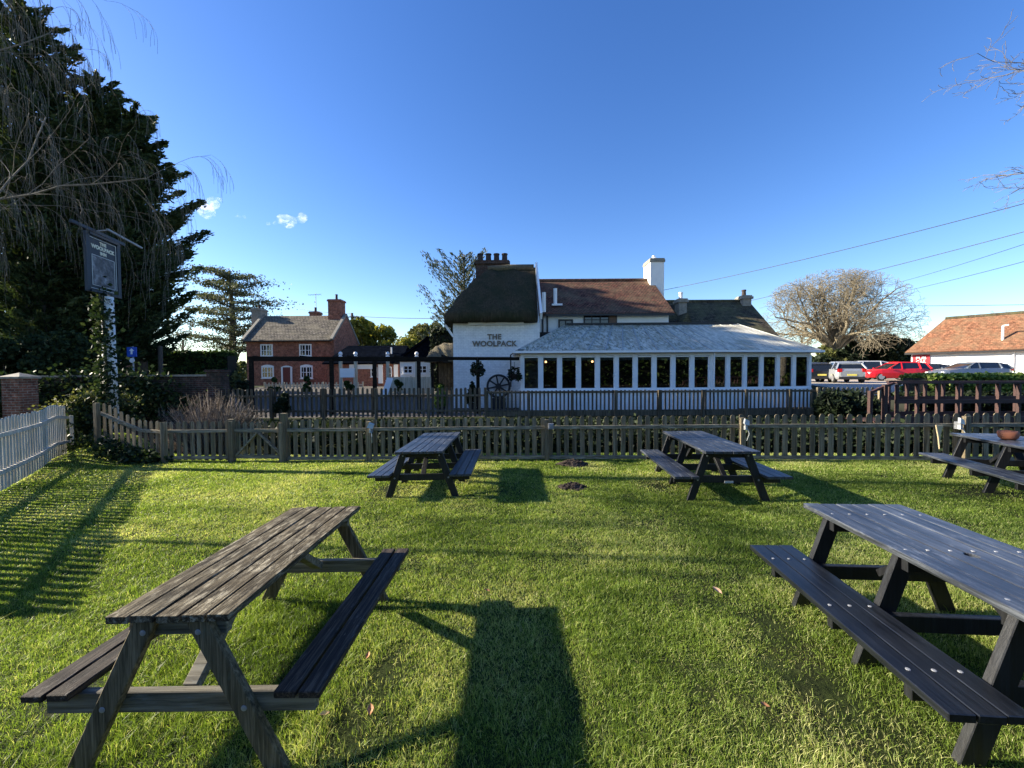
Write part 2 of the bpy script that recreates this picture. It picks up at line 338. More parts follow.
# ------------------------------------------------------------------ ground, yard, stream
def axis_pts(a, b, fine, lo, hi):
    p = list(np.arange(a, b, fine)); s = fine; x = p[-1]
    while x < hi: s *= 1.25; x += s; p.append(min(x, hi))
    s = fine; x = a; q = []
    while x > lo: s *= 1.25; x -= s; q.append(max(x, lo))
    return np.array(q[::-1]+p)
def sheet(name, xs, ys, dz, mat, keep=None, noise=0):
    X, Y = np.meshgrid(xs, ys); Z = G(X, Y)+dz
    if noise: Z = Z+RNG.normal(0, noise, Z.shape)
    V = np.stack([X, Y, Z], -1).reshape(-1, 3); nx = len(xs); ny = len(ys)
    i, j = np.meshgrid(np.arange(nx-1), np.arange(ny-1)); a = (j*nx+i).ravel()
    Fc = np.stack([a, a+1, a+nx+1, a+nx], 1)
    if keep is not None:
        cc = V[Fc].mean(1); Fc = Fc[keep(cc[:, 0], cc[:, 1])]
    return npmesh(name, V, Fc, mat, smooth=True)
struct(sheet('ground', axis_pts(-24, 30, .35, -1500, 1500), axis_pts(-4, 22, .3, -60, 3000), 0, M['ground']))
struct(sheet('car_park', np.arange(11, 80, .6), np.arange(14.6, 46, .5), .012, M['gravel'], lambda x, y: (x > 12.4+(np.clip(y, 14, 40)-14)*.55) & (x < 75)))
struct(sheet('courtyard', np.arange(-22, 12.8, .6), np.arange(14.9, 40, .6), .012, M['yard'], lambda x, y: x < 11.0+(y-14)*.3))
xs = np.arange(-13, 16, .5)
mb = MB()
for a, b in zip(xs[:-1], xs[1:]): mb.poly([(a, yf(a)+1.5, -.62), (b, yf(b)+1.5, -.62), (b, yf(b)+3.5, -.62), (a, yf(a)+3.5, -.62)], [(0,1,2,3)])
struct(mb.build('water', M['water']))

# ------------------------------------------------------------------ grass
def blades(name, P, hgt, wid, lean=.5, tint=None, mat=None, base_c=None, droop=1.0):
    """P Nx2 positions -> bent two-segment blades"""
    n = len(P); z = G(P[:, 0], P[:, 1]); th = RNG.uniform(0, 2*np.pi, n); ph = RNG.uniform(0, 2*np.pi, n)
    l = np.abs(RNG.normal(0, lean, n))*hgt; dx = np.cos(th)*l; dy = np.sin(th)*l; wx = np.cos(ph)*wid/2; wy = np.sin(ph)*wid/2
    b = np.stack([P[:, 0], P[:, 1], z-.005], 1); W = np.stack([wx, wy, 0*wx], 1)
    m_ = b+np.stack([dx*.35, dy*.35, hgt*.6], 1); tp = b+np.stack([dx*droop, dy*droop, hgt*1.0], 1)
    V = np.stack([b-W, b+W, m_+W*.8, m_-W*.8, tp], 1).reshape(-1, 3); k = np.arange(n)*5
    Fq = np.stack([np.stack([k, k+1, k+2, k+3], 1), np.stack([k+3, k+2, k+4, k+4], 1)], 1).reshape(-1, 4)
    # use triangles
    T = np.concatenate([np.stack([k, k+1, k+2], 1), np.stack([k, k+2, k+3], 1), np.stack([k+3, k+2, k+4], 1)])
    tt = np.concatenate([tint]*3)
    return npmesh(name, V, T, mat or M['grass'], tt, smooth=False)
def vnoise(x, y, s, seed=0):
    r = np.random.default_rng(seed); g = r.random((64, 64)); X = (x/s) % 64; Y = (y/s) % 64
    i = X.astype(int); j = Y.astype(int); u = X-i; v_ = Y-j; u = u*u*(3-2*u); v_ = v_*v_*(3-2*v_); i1 = (i+1) % 64; j1 = (j+1) % 64
    return (g[i, j]*(1-u)+g[i1, j]*u)*(1-v_)+(g[i, j1]*(1-u)+g[i1, j1]*u)*v_
N = 7000000
Y = RNG.uniform(1.2, 12, N); X = RNG.uniform(-1.42, 1.38, N)*Y; wgt = Y/12   # uniform area inside the view wedge
keep = RNG.random(N) < wgt*np.minimum(1, (2.6/Y)**1.25)*1.0
X = X[keep]; Y = Y[keep]
keep = (Y < yf(X)+.75)
# bare soil patch by the far right table and thin turf here and there
bare = np.exp(-(((X-6.9)/.75)**2+((Y-5.75)/.28)**2)); thin = vnoise(X, Y, .22, 3)*vnoise(X, Y, .9, 5)
keep &= RNG.random(len(X)) > np.clip(bare*1.2, 0, .93); keep &= RNG.random(len(X)) > np.clip((.08-thin)*5, 0, .5)
for (mx, my, mr) in ((1.25, 8.2, .27), (.98, 6.5, .2)): keep &= ((X-mx)/1.4)**2+(Y-my)**2 > mr*mr*RNG.uniform(.6, 1.1, len(X))
for (mx, my, mr) in ((-.86, 2.05, .16), (-.80, 2.45, .12), (-2.6, 2.3, .15), (1.75, 2.2, .2), (1.85, 2.8, .15), (-2.1, 6.6, .25), (2.35, 6.4, .25)): keep &= RNG.random(len(X)) > .97*np.exp(-((X-mx)**2+((Y-my)/1.6)**2)/(mr*1.1)**2)
X = X[keep]; Y = Y[keep]; n = len(X)
h = .023*(.35+.8*vnoise(X, Y, .35, 1)+.8*vnoise(X, Y, .07, 2))*RNG.uniform(.5, 1.45, n)
h *= 1+.9*(RNG.random(n) < .01)
for (lx, ly) in ((-1.0, 1.9), (-2.05, 1.95), (-1.9, 3.1)): h *= 1+.9*np.exp(-(((X-lx)/.3)**2+((Y-ly)/.3)**2))
wd = np.maximum(.0025, .0011*Y)*RNG.uniform(.7, 1.4, n)
ti = np.clip(.10+.16*sm(3, 8, Y)+.85*vnoise(X, Y, .8, 8)*RNG.uniform(.1, 1.4, n)+.25*(vnoise(X, Y, .15, 9)-.5)+.5*(RNG.random(n) < .14), 0, 1)
tag(blades('lawn_grass', np.stack([X, Y], 1), h, wd, .95, ti), 'short rough mown grass of the pub garden lawn', 'grass', kind='stuff')
print('blades', n)
# ------------------------------------------------------------------ foliage helpers
def leaves(name, C, size, mat, parent=None, elong=1.6, dirs=None, tint=None, spread=1.0):
    n = len(C); C = np.asarray(C, float); size = np.broadcast_to(size, (n,)).astype(float)
    if dirs is None: U = RNG.normal(size=(n, 3))
    else: U = dirs+RNG.normal(size=(n, 3))*.25*spread
    U /= np.linalg.norm(U, axis=1, keepdims=True)+1e-9
    Wv = RNG.normal(size=(n, 3)); Wv = np.cross(U, Wv); Wv /= np.linalg.norm(Wv, axis=1, keepdims=True)+1e-9
    U = U*size[:, None]*.5*elong; Wv = Wv*size[:, None]*.5
    V = np.stack([C-U, C+Wv, C+U, C-Wv], 1).reshape(-1, 3); k = np.arange(n)*4
    Fc = np.stack([k, k+1, k+2, k+3], 1)
    if tint is None: tint = RNG.random(n)
    return npmesh(name, V, Fc, mat, tint, parent)
def segmesh(name, segs, mat, parent=None, sides=5):
    A = np.array([s[0] for s in segs]); B = np.array([s[1] for s in segs]); r0 = np.array([s[2] for s in segs]); r1 = np.array([s[3] for s in segs])
    D = B-A; D /= np.linalg.norm(D, axis=1, keepdims=True)+1e-9
    ref = np.where(np.abs(D[:, 2:3]) < .9, np.array([[0, 0, 1.]]), np.array([[1., 0, 0]]))
    U = np.cross(D, ref); U /= np.linalg.norm(U, axis=1, keepdims=True); W2 = np.cross(D, U); n = len(A); Vs = []
    for P, r in ((A, r0), (B, r1)):
        for k in range(sides):
            a = 2*math.pi*k/sides; Vs.append(P+(U*math.cos(a)+W2*math.sin(a))*r[:, None])
    V = np.stack(Vs, 1).reshape(-1, 3); base = np.arange(n)*2*sides; Fs = []
    for k in range(sides): Fs.append(np.stack([base+k, base+(k+1) % sides, base+sides+(k+1) % sides, base+sides+k], 1))
    return npmesh(name, V, np.concatenate(Fs), mat, np.tile(RNG.random(n), sides), parent, smooth=True)
def rdir(d, ang, az):
    u = d.orthogonal().normalized(); v = d.cross(u)
    return (d*math.cos(ang)+(u*math.cos(az)+v*math.sin(az))*math.sin(ang)).normalized()
def grow(segs, p, d, L, r, lvl, P):
    n = P['n'][lvl]; step = L/n; az = random.uniform(0, 6.28); last = lvl == len(P['n'])-1
    for i in range(n):
        d = (d+Vector((random.gauss(0, 1), random.gauss(0, 1), random.gauss(0, 1)))*P['wob'][lvl]+Vector((0, 0, P['up'][lvl]))).normalized()
        q = p+d*step; r1 = max(r*(1-P['tap'][lvl]/n), P['rmin'])
        segs.append((p, q, r, r1, lvl)); p = q; r = r1
        if not last and (i+1)/n > P['start'][lvl]:
            for k in range(P['kids'][lvl]):
                az += 2.4+random.uniform(-.5, .5)
                grow(segs, p, rdir(d, P['ang'][lvl]*random.uniform(.7, 1.3), az), L*P['len'][lvl]*random.uniform(.6, 1.2)*(1-.35*i/n), r*P['rr'][lvl], lvl+1, P)
def tree_bare(name, label, loc, P, mat, H, r0, d0=(0,0,1), group=None, cat='tree', twig_lvl=3, twigmat=None, sides=5, parts=('trunk','crown'), lean=None):
    o = thing(name, label, cat, loc, group=group); segs = []
    grow(segs, Vector(loc), Vector(lean or d0).normalized(), H, r0, 0, P)
    big = [s for s in segs if s[4] < twig_lvl]; sml = [s for s in segs if s[4] >= twig_lvl]
    segmesh(parts[0], big, mat, o, 7)
    if sml: segmesh(parts[1], sml, twigmat or mat, o, 3)
    print(name, len(segs)); return o, segs
def conifer(name, label, loc, H, rad, mat, nb=150, per=150, size=.34, up=.25, base=.08, shape=.75, group=None, sw=.45, droop=0, trunkmat=None, el=2.4):
    o = thing(name, label, 'tree', loc, group=group); L0 = Vector(loc); mb = MB()
    mb.tube([L0-Vector((0,0,.3)), L0+Vector((.1, 0, H*.5)), L0+Vector((0, 0, H*.95))], [H*.02+.1, H*.013, .03], 8); mb.build('trunk', trunkmat or M['bark'], o, smooth=True)
    C = []; D = []; T = []; Sg = []
    for b in range(nb):
        f = (b+random.random())/nb; f = f**1.0; z = base+(1-base)*f; az = b*2.399+random.uniform(-.4, .4)
        prof = min(1, (1-z)**shape*1.15)*(.45+.85*random.random()**1.3+.25*math.sin(az*1.5+z*9))*(.45+.55*min(1, z/.45)); Lb = max(.3, rad*prof)+.2
        d = np.array([math.cos(az), math.sin(az), up+random.uniform(-.12, .2)-droop*.3]); d /= np.linalg.norm(d)
        s0 = np.array([L0.x, L0.y, L0.z+z*H*.93]); n = max(6, int(per*(Lb/rad)**1.1)); tt = RNG.random(n)**.7; cb = random.random()*.35
        pts = s0+d*Lb*tt[:, None]+np.stack([0*tt, 0*tt, (sw-droop)*tt**2*Lb*.5], 1)
        wdt = (.05+.30*np.sin(np.pi*np.clip(tt, 0, 1))**.7*(1-.6*tt))*Lb*.30+.03
        pts += RNG.normal(size=(n, 3))*wdt[:, None]*np.array([1, 1, .42])
        C.append(pts); D.append(np.tile(d+np.array([0, 0, .35*(sw-droop)]), (n, 1))); T.append(np.clip(cb+RNG.random(n)*.5+.25*tt, 0, 1))
        e = s0+d*Lb*.9; Sg.append((Vector(s0), Vector(e)+Vector((0, 0, (sw-droop)*.4*Lb)), .02+.012*Lb, .012, 1))
    C = np.concatenate(C); D = np.concatenate(D); T = np.concatenate(T)
    segmesh('limbs', Sg, trunkmat or M['bark'], o, 4)
    leaves('crown', C, size*RNG.uniform(.55, 1.3, len(C)), mat, o, el, D, T, 1.6); return o
def clump_cloud(centers, radii, n, flat=1.0, shell=.55):
    """points near the surface of several lumps"""
    C = []; T = []
    tot = sum(r*r for r in radii)
    for c, r in zip(centers, radii):
        k = int(n*r*r/tot)+1; u = RNG.normal(size=(k, 3)); u /= np.linalg.norm(u, axis=1, keepdims=True)
        rr = r*(shell+(1-shell)*RNG.random(k)**.6)*(1+.18*np.sin(u[:, 0]*7+c[0]*3)*np.sin(u[:, 2]*9+c[1])); C.append(np.array(c)+u*rr[:, None]*np.array([1, 1, flat])); T.append(RNG.random(k)*.75+random.random()*.25)
    return np.concatenate(C), np.concatenate(T)
def bush(name, label, loc, rx, ry, h, mat, n=3000, size=.1, lumps=9, group=None, cat='bush', part='foliage', stems=True, elong=1.5):
    o = thing(name, label, cat, loc, group=group); L0 = np.array(loc, float); cs = []; rs = []
    for i in range(lumps):
        a = random.uniform(0, 6.28); q = random.random()**.5*.7; zz = random.uniform(.25, .8)
        r = min(rx, ry, h)*random.uniform(.3, .5); cs.append(L0+np.array([math.cos(a)*q*rx, math.sin(a)*q*ry, max(r*.6, zz*(h-r*.8))])); rs.append(r)
    C, T = clump_cloud(cs, rs, n); C[:, 2] = np.maximum(C[:, 2], G(C[:, 0], C[:, 1])+.01)
    leaves(part, C, size*RNG.uniform(.6, 1.4, len(C)), mat, o, elong, None, T)
    if stems: segmesh('stems', [(Vector(loc)-Vector((0,0,.1)), Vector(c), .03+.02*h*.3, .01, 0) for c in cs], M['bark'], o, 4)
    return o
def hedge_box(name, label, p0, p1, wdt, z0, z1, mat, n, size, group=None):
    p0 = Vector((*p0, 0)); p1 = Vector((*p1, 0)); o = thing(name, label, 'hedge', ((p0.x+p1.x)/2, (p0.y+p1.y)/2, z0), group=group)
    d = p1-p0; L = d.length; d.normalize(); s = Vector((-d.y, d.x, 0)); u = RNG.random(n)*L; face = RNG.random(n); a = RNG.uniform(-.5, .5, n); zz = RNG.random(n)
    at_ = np.where(face < .42, a, np.where(face < .71, -.5, .5)); zz = np.where(face < .42, 1, zz)
    at_ = at_+RNG.normal(0, .05, n); zz = zz+RNG.normal(0, .035, n)+.05*(vnoise(u, a*0, .8, 4)-.5)
    P = np.array([p0.x, p0.y, 0])+u[:, None]*np.array(d)+(at_*wdt)[:, None]*np.array(s); P[:, 2] = z0+zz*(z1-z0)
    leaves('foliage', P, size*RNG.uniform(.6, 1.3, n), mat, o, 1.5)
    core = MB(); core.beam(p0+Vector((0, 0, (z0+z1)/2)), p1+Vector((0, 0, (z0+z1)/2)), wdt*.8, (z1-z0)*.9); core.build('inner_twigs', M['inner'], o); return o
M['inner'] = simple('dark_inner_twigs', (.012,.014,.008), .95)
# ------------------------------------------------------------------ text
def text_part(name, body, size, M4, mat, parent, extrude=.01, bold=.0, spacing=1.0, align='CENTER'):
    cu = bpy.data.curves.new(name, 'FONT'); cu.body = body; cu.size = size; cu.extrude = extrude; cu.offset = bold; cu.align_x = align; cu.space_character = spacing
    tmp = bpy.data.objects.new(name+'_tmp', cu); COL.objects.link(tmp); dg = bpy.context.evaluated_depsgraph_get(); dg.update()
    me = bpy.data.meshes.new_from_object(tmp.evaluated_get(dg)); bpy.data.objects.remove(tmp); bpy.data.curves.remove(cu)
    me.transform(M4); me.materials.clear(); me.materials.append(mat)
    o = bpy.data.objects.new(name, me); COL.objects.link(o); o.parent = parent; o['_o'] = (0, 0, 0)
    for v in (parent,):
        off = Vector(v['_o']); me.transform(Matrix.Translation(-off))
    return o
def facing(loc, xdir, up=(0, 0, 1)):
    x = Vector(xdir).normalized(); z = Vector(up); y = z; n = x.cross(y)
    m = Matrix.Identity(4)
    for i in range(3): m[i][0] = x[i]; m[i][1] = y[i]; m[i][2] = n[i]; m[i][3] = loc[i]
    return m
# ------------------------------------------------------------------ roofs, windows
def slab(mb, pts, th, mi=0):
    P = [Vector(p) for p in pts]; n = (P[1]-P[0]).cross(P[2]-P[0]).normalized()
    if n.z < 0: n = -n
    mb.prism(P, -n*th, mi=mi)
def gable_wall(mb, x0, x1, y0, y1, z0, ze, zr, axis='x'):
    """walls of a gabled box, ridge along axis"""
    mb.box(x0, x1, y0, y1, z0, ze)
    if axis == 'x':
        ym = (y0+y1)/2; mb.prism([(x0, y0, ze), (x0, y1, ze), (x0, ym, zr)], (x1-x0, 0, 0))
    else:
        xm = (x0+x1)/2; mb.prism([(x0, y0, ze), (x1, y0, ze), (xm, y0, zr)], (0, y1-y0, 0))
def window(parent, x0, x1, z0, z1, y, frame=M['white'], pane=M['dark_glass'], nx=2, nz=2, fw=.08, bar=.035, arch=0, name='window', depth=.06):
    """window in a wall facing -y; frame is a part, panes a sub-part"""
    m = MB(); d = depth
    m.box(x0, x0+fw, y-d, y+.02, z0, z1); m.box(x1-fw, x1, y-d, y+.02, z0, z1); m.box(x0+fw, x1-fw, y-d, y+.02, z1-fw, z1); m.box(x0+fw, x1-fw, y-d, y+.02, z0, z0+fw)
    for i in range(1, nx):
        xx = x0+(x1-x0)*i/nx; bw = bar*(1.8 if nx == 2 or i == nx//2 else 1); m.box(xx-bw/2, xx+bw/2, y-d*.8, y, z0+fw, z1-fw)
    for j in range(1, nz):
        zz = z0+(z1-z0)*j/nz; m.box(x0+fw, x1-fw, y-d*.62, y, zz-bar/2, zz+bar/2)
    if arch:
        n = 8; pts = [(x0-.03, y-d*.9, z1)]+[(x0-.03+(x1-x0+.06)*i/n, y-d*.9, z1+arch*math.sin(math.pi*i/n)+.02) for i in range(n+1)]+[(x1+.03, y-d*.9, z1)]
        m.prism(pts, (0, d*.85, 0))
    o = m.build(name, frame, parent)
    g = MB(); g.box(x0+fw*.6, x1-fw*.6, y-d*.35, y+.015, z0+fw*.6, z1-fw*.6); g.build('pane', pane, o)
    s = MB(); s.box(x0-.05, x1+.05, y-d-.05, y, z0-.07, z0-.005); s.build('sill', frame, o)
    return o
def chimney(parent, x0, x1, y0, y1, z0, z1, mat, pots=2, pot_h=.5, cap=.08, potmat=None, name='chimney', pr=.13, capmat=None):
    m = MB(); m.box(x0, x1, y0, y1, z0, z1-.22); o = m.build(name, mat, parent)
    m2 = MB(); m2.box(x0-cap, x1+cap, y0-cap, y1+cap, z1-.22, z1-.08); m2.box(x0-cap*.4, x1+cap*.4, y0-cap*.4, y1+cap*.4, z1-.08, z1); m2.build('chimney_cap', capmat or mat, o)
    for i in range(pots):
        cx = x0+(x1-x0)*(i+.5)/pots; p = MB(); p.lathe([(pr*1.1, 0), (pr, .08), (pr*.88, pot_h-.1), (pr*1.08, pot_h-.07), (pr*1.05, pot_h), (pr*.7, pot_h), (pr*.7, pot_h-.1)], (cx, (y0+y1)/2, z1), 10)
        p.build('chimney_pot', potmat or M['chimney_pot'], o, smooth=False)
    return o
# ------------------------------------------------------------------ THE PUB
PZ = .16
pub = thing('pub_building', 'white pub with mossy thatched wing, dark tiled main roof and painted inn name', 'pub', (1.5, 21, PZ), group=None)
# front wing (thatched)
m = MB(); m.box(-2.72, 1.30, 18.6, 24.7, PZ-.3, 4.1)
m.build('wall', M['whitebrick'], pub)
m = MB(); m.prism([(1.28, 18.6, 4.1), (1.28, 24.7, 4.1), (1.28, 21.65, 7.3)], (-.3, 0, 0)); m.build('gable_wall', M['whitewash'], pub)
# thatch: rounded hipped roof, lofted
def thatch_roof(x0, x1, y0, y1, ze, zr, xr0, parent, name='thatched_roof', mat=None, hip_r=False, seg=26, rows=18, th=.4, xr1=None):
    yc = (y0+y1)/2; V = []; Fc = []; prof = []
    loops = []
    for j in range(rows+1):
        s = j/rows; z = ze+(zr-ze)*(.72*s+.28*math.sin(s*math.pi/2))
        sh = 1-s
        # bulging plan: rectangle shrinking to ridge line, corners rounded
        hx0 = xr0+(x0-xr0)*(sh**.93); hx1 = ((xr1 if xr1 is not None else x1)+(x1-(xr1 if xr1 is not None else x1))*(sh**.93)); hy = (y1-y0)/2*(sh**1.0)+.02
        loop = []; r = .55*sh+.03
        N_ = 64
        for k in range(N_):
            a = 2*math.pi*k/N_; cx = math.cos(a); sy = math.sin(a); e = 8 if sh > .2 else 4
            rr = (abs(cx)**e+abs(sy)**e)**(-1/e); px = cx*rr; py = sy*rr
            X_ = (hx0+hx1)/2+px*(hx1-hx0)/2; Y_ = yc+py*hy
            n_ = .05*math.sin(X_*5.1+Y_*3)+.04*math.sin(X_*11+z*7)
            loop.append((X_ if (X_ > hx0+.02 or True) else X_, Y_, z+n_*(1 if j else .4)))
        loops.append(loop)
    mb_ = MB(); N_ = 64
    under = [(x, y, z-th) for x, y, z in loops[0]]
    inn = [((x-(x0+x1)/2)*.86+(x0+x1)/2, (y-yc)*.86+yc, z-th) for x, y, z in loops[0]]
    pts = inn+under+[p for l in loops for p in l]; nr = len(loops)+2
    fs = [(i*N_+k, i*N_+(k+1) % N_, (i+1)*N_+(k+1) % N_, (i+1)*N_+k) for i in range(nr-1) for k in range(N_)]+[tuple(range((nr-1)*N_, nr*N_))]
    mb_.poly(pts, fs); return mb_.build(name, mat or M['thatch'], parent, smooth=True)
th = thatch_roof(-3.2, 1.28, 18.05, 25.2, 4.52, 7.36, -1.25, pub)
m = MB()
m.tube([(-1.25, 21.6, 7.34), (0, 21.6, 7.42), (1.2, 21.6, 7.42)], .18, 8); m.build('thatch_ridge', M['thatch2'], pub, smooth=True)
m = MB()
for s_ in (-1, 1):
    m.beam((1.34, 21.62, 7.56), (1.34, 21.62+s_*3.5, 4.35), .34, .10, (1, 0, 0)); 
m.build('bargeboard', M['white'], pub)
m = MB(); m.box(-2.0, .55, 18.40, 18.58, 4.02, 4.12); m.build('eaves_board', M['white'], pub)
m = MB(); m.beam((-2.72, 18.7, 3.5), (-3.1, 18.7, 4.05), .1, .1); m.build('eaves_brace', M['white'], pub)
chimney(pub, -2.05, -.15, 23.2, 24.2, 5.5, 8.28, M['dark_brick'], pots=4, pot_h=.5, pr=.17)
Rm = Matrix.Rotation(R(90), 4, 'X')
text_part('lettering', 'THE', .33, Matrix.Translation((-.80, 18.575, 3.36)) @ Rm, M['bronze'], pub, .02, .012, 1.12)
text_part('lettering', 'WOOLPACK', .34, Matrix.Translation((-.80, 18.575, 3.04)) @ Rm, M['bronze'], pub, .02, .012, 1.08)
# main range
m = MB(); gable_wall(m, 1.31, 8.25, 21.1, 27.3, PZ-.3, 4.95, 7.05); m.build('wall', M['whitewash'], pub)
m = MB()
for y_a, z_a, y_b, z_b in ((20.8, 4.86, 24.2, 7.3), (27.6, 4.86, 24.2, 7.3)):
    slab(m, [(1.32, y_a, z_a), (8.45, y_a, z_a), (8.45, y_b, z_b), (1.32, y_b, z_b)], .14)
m.build('tiled_roof', M['tile'], pub)
m = MB(); m.tube([(1.4, 24.2, 7.3), (8.45, 24.2, 7.3)], .12, 8); m.build('ridge_tiles', M['tile'], pub)
m = MB(); m.box(1.75, 8.4, 20.7, 20.8, 4.72, 4.82); m.build('gutter', M['black'], pub)
chimney(pub, 8.15, 8.95, 23.6, 24.8, 4.0, 8.45, M['whitewash'], pots=0, capmat=M['stone'], cap=.05)
m = MB(); m.lathe([(.28, 0), (.2, .15), (.1, .2), (.1, .3)], (8.55, 24.2, 8.45), 10); m.build('chimney_cowl', M['white'], pub)
window(pub, 2.45, 3.22, 4.12, 4.58, 21.1, M['darkwood'], nx=2, nz=1)
w_ = window(pub, 3.78, 5.52, 4.20, 4.90, 21.1, M['darkwood'], nx=4, nz=2, fw=.07)
m = MB(); m.box(5.10, 5.46, 21.0, 21.03, 4.24, 4.84); m.build('shutter', M['shutter'], w_)
for x, ztop in ((1.62, 5.1), (1.86, 5.0)):
    m = MB(); m.tube([(x, 20.95 if x > 1.7 else 18.9+2.1, ztop), (x, 20.97, 2.3)], .05, 8); m.build('downpipe', M['black'], pub)
m = MB(); m.tube([(1.66, 20.6, 4.9), (1.66, 20.6, 5.9)], .1, 8); m.build('vent_pipe', M['white'], pub)
m = MB(); m.tube([(2.35, 21.6, 5.4), (2.35, 21.6, 6.3)], .1, 8); m.box(2.15, 2.7, 21.3, 21.7, 5.35, 5.45); m.build('vent_pipe', M['white'], pub)
# ------------------------------------------------------------------ conservatory
cons = thing('conservatory', 'long white glazed conservatory with pale lichen stained roof along the pub front', 'conservatory', (6.8, 19, PZ))
A0 = Vector((.42, 17.0, 0)); A1 = Vector((8.45, 17.0, 0)); A2 = Vector((13.25, 17.8, 0))
ZS, ZE = 1.05, 2.62
def run(a, b, n, first):
    d = (b-a); L = d.length; d.normalize(); nrm = Vector((d.y, -d.x, 0)); u = L/n
    def P(s, o, z): q = a+d*s+nrm*o; return (q.x, q.y, z)
    m = MB(); m.beam(P(0, -.06, (PZ-.3+ZS-.1)/2), P(L, -.06, (PZ-.3+ZS-.1)/2), .16, ZS-.1-PZ+.3); m.build('plinth_wall', M['whitewash'], cons)
    m = MB()
    m.beam(P(0, 0, ZS-.05), P(L, 0, ZS-.05), .22, .1); m.beam(P(0, -.02, ZE-.06), P(L, -.02, ZE-.06), .12, .12)
    m.beam(P(0, -.03, ZS+.04), P(L, -.03, ZS+.04), .08, .08)
    m.build('window_frame', M['white'], cons)
    for i in range(n+1):
        m = MB(); wq = .12 if i in (0, n) else .17; m.beam(P(i*u, -.02, ZS+.0), P(i*u, -.02, ZE-.1), .10, wq, d); m.build('mullion', M['white'], cons)
    for i in range(n):
        f = MB(); s0 = i*u+.1; s1 = (i+1)*u-.1
        f.beam(P(s0-.012, -.03, ZS+.08), P(s0-.012, -.03, ZE-.12), .06, .05, d); f.beam(P(s1+.012, -.03, ZS+.08), P(s1+.012, -.03, ZE-.12), .06, .05, d)
        f.beam(P(s0, -.03, ZE-.16), P(s1, -.03, ZE-.16), .06, .06);
        fo = f.build('window', M['white'], cons)
        g = MB(); g.beam(P(s0, -.035, (ZS+ZE)/2), P(s1, -.035, (ZS+ZE)/2), .012, ZE-ZS-.2); g.build('pane', M['glass'], fo)
        b_ = MB(); b_.beam(P(s0+.03, -.055, ZE-.25), P(s1-.03, -.055, ZE-.25), .012, .13); b_.build('blind', M['blind'], fo)
M['blind'] = simple('pale_blind', (.8,.8,.76), .8, c2=(.7,.7,.66))
run(A0, A1, 10, True); run(A1, A2, 6, False)
# left return and right return walls
def ret(a, b, n, nm):
    run(a, b, n, False)
ret(Vector((A0.x, 18.6, 0)), A0, 2, 'l'); ret(A2, Vector((13.25, 21.1, 0)), 4, 'r')
m = MB(); slab(m, [(.12, 16.75, 2.72), (8.5, 16.75, 2.72), (8.9, 21.08, 4.28), (2.75, 21.08, 4.28)], .07)
slab(m, [(8.5, 16.75, 2.721), (13.6, 17.55, 2.721), (11.9, 21.08, 4.281), (8.9, 21.08, 4.281)], .07)
slab(m, [(.12, 16.75, 2.72), (2.75, 21.08, 4.28), (1.31, 21.08, 2.9), (.12, 18.6, 2.72)], .07)
slab(m, [(13.6, 17.55, 2.721), (13.6, 24, 2.721), (11.9, 24, 4.281), (11.9, 21.08, 4.281)], .07)
m.build('roof', M['cons_roof'], cons)
for i in range(19):
    f_ = i/18; xb = .2+f_*13.3; yb = 16.72 if xb < 8.5 else 16.72+(xb-8.5)*.157; xt = 2.8+f_*9.05
    m = MB(); m.beam((xb, yb, 2.725), (xt, 21.05, 4.285), .05, .03); m.build('roof_bar', M['roofbar'] if 'roofbar' in M else M.setdefault('roofbar', simple('grey_roof_bar', (.42,.43,.41), .6, c2=(.25,.27,.25))), cons)
for a, b in (((.1, 16.68, 2.66), (8.52, 16.68, 2.66)), ((8.52, 16.68, 2.66), (13.62, 17.48, 2.66)), ((.1, 16.68, 2.66), (.1, 18.6, 2.66)), ((13.62, 17.48, 2.66), (13.62, 21, 2.66))):
    m = MB(); m.beam(a, b, .1, .09); m.build('gutter', M['white'], cons)
m = MB(); m.tube([(8.5, 16.82, 2.6), (8.5, 16.84, PZ)], .035, 6); m.build('downpipe', M['white'], cons)
m = MB(); m.box(2.9, 11.6, 20.98, 21.09, 4.28, 4.38); m.build('flashing', M['black'], cons)
m = MB(); m.box(.5, 13.1, 17.2, 21.05, PZ-.1, PZ+.05); m.build('floor', M['shutter'], cons)
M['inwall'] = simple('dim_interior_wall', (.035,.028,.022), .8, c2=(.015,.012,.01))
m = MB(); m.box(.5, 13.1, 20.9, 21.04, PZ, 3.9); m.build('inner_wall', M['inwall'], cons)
M['warm'] = simple('warm_lamp', (1.0,.48,.2), .5, emit=5)
def wall_lamp(x, z, lab):
    y = 20.7; t_ = thing('wall_lamp', lab, 'lamp', (x, y, z), group='wall lamps glowing inside the conservatory')
    m = MB(); m.box(x-.03, x+.03, y, y+.2, z-.05, z+.05); m.build('bracket', M['black'], t_); m = MB(); m.lathe([(.03, -.05), (.05, -.02), (.05, .03), (.03, .05)], (x, y-.05, z), 10); m.build('lamp_shade', M['warm'], t_)
for x, z, lab in ((1.75, 2.35, 'small warm wall lamp seen through the leftmost conservatory pane'), (4.15, 2.35, 'small warm wall lamp behind the fourth pane from the left'), (11.2, 2.30, 'small warm wall lamp towards the right end of the conservatory')): wall_lamp(x, z, lab)
def dining(x, y, lab):
    t_ = thing('dining_table', lab, 'table', (x, y, PZ+.05), group='dining tables inside the conservatory')
    m = MB(); m.lathe([(.45, .72), (.46, .75), (.0, .75)], (x, y, PZ+.05), 14); m.build('tabletop', M['shutter'], t_)
    m = MB(); m.lathe([(.25, 0), (.25, .03), (.04, .06), (.04, .72)], (x, y, PZ+.05), 10); m.build('pedestal', M['black'], t_)
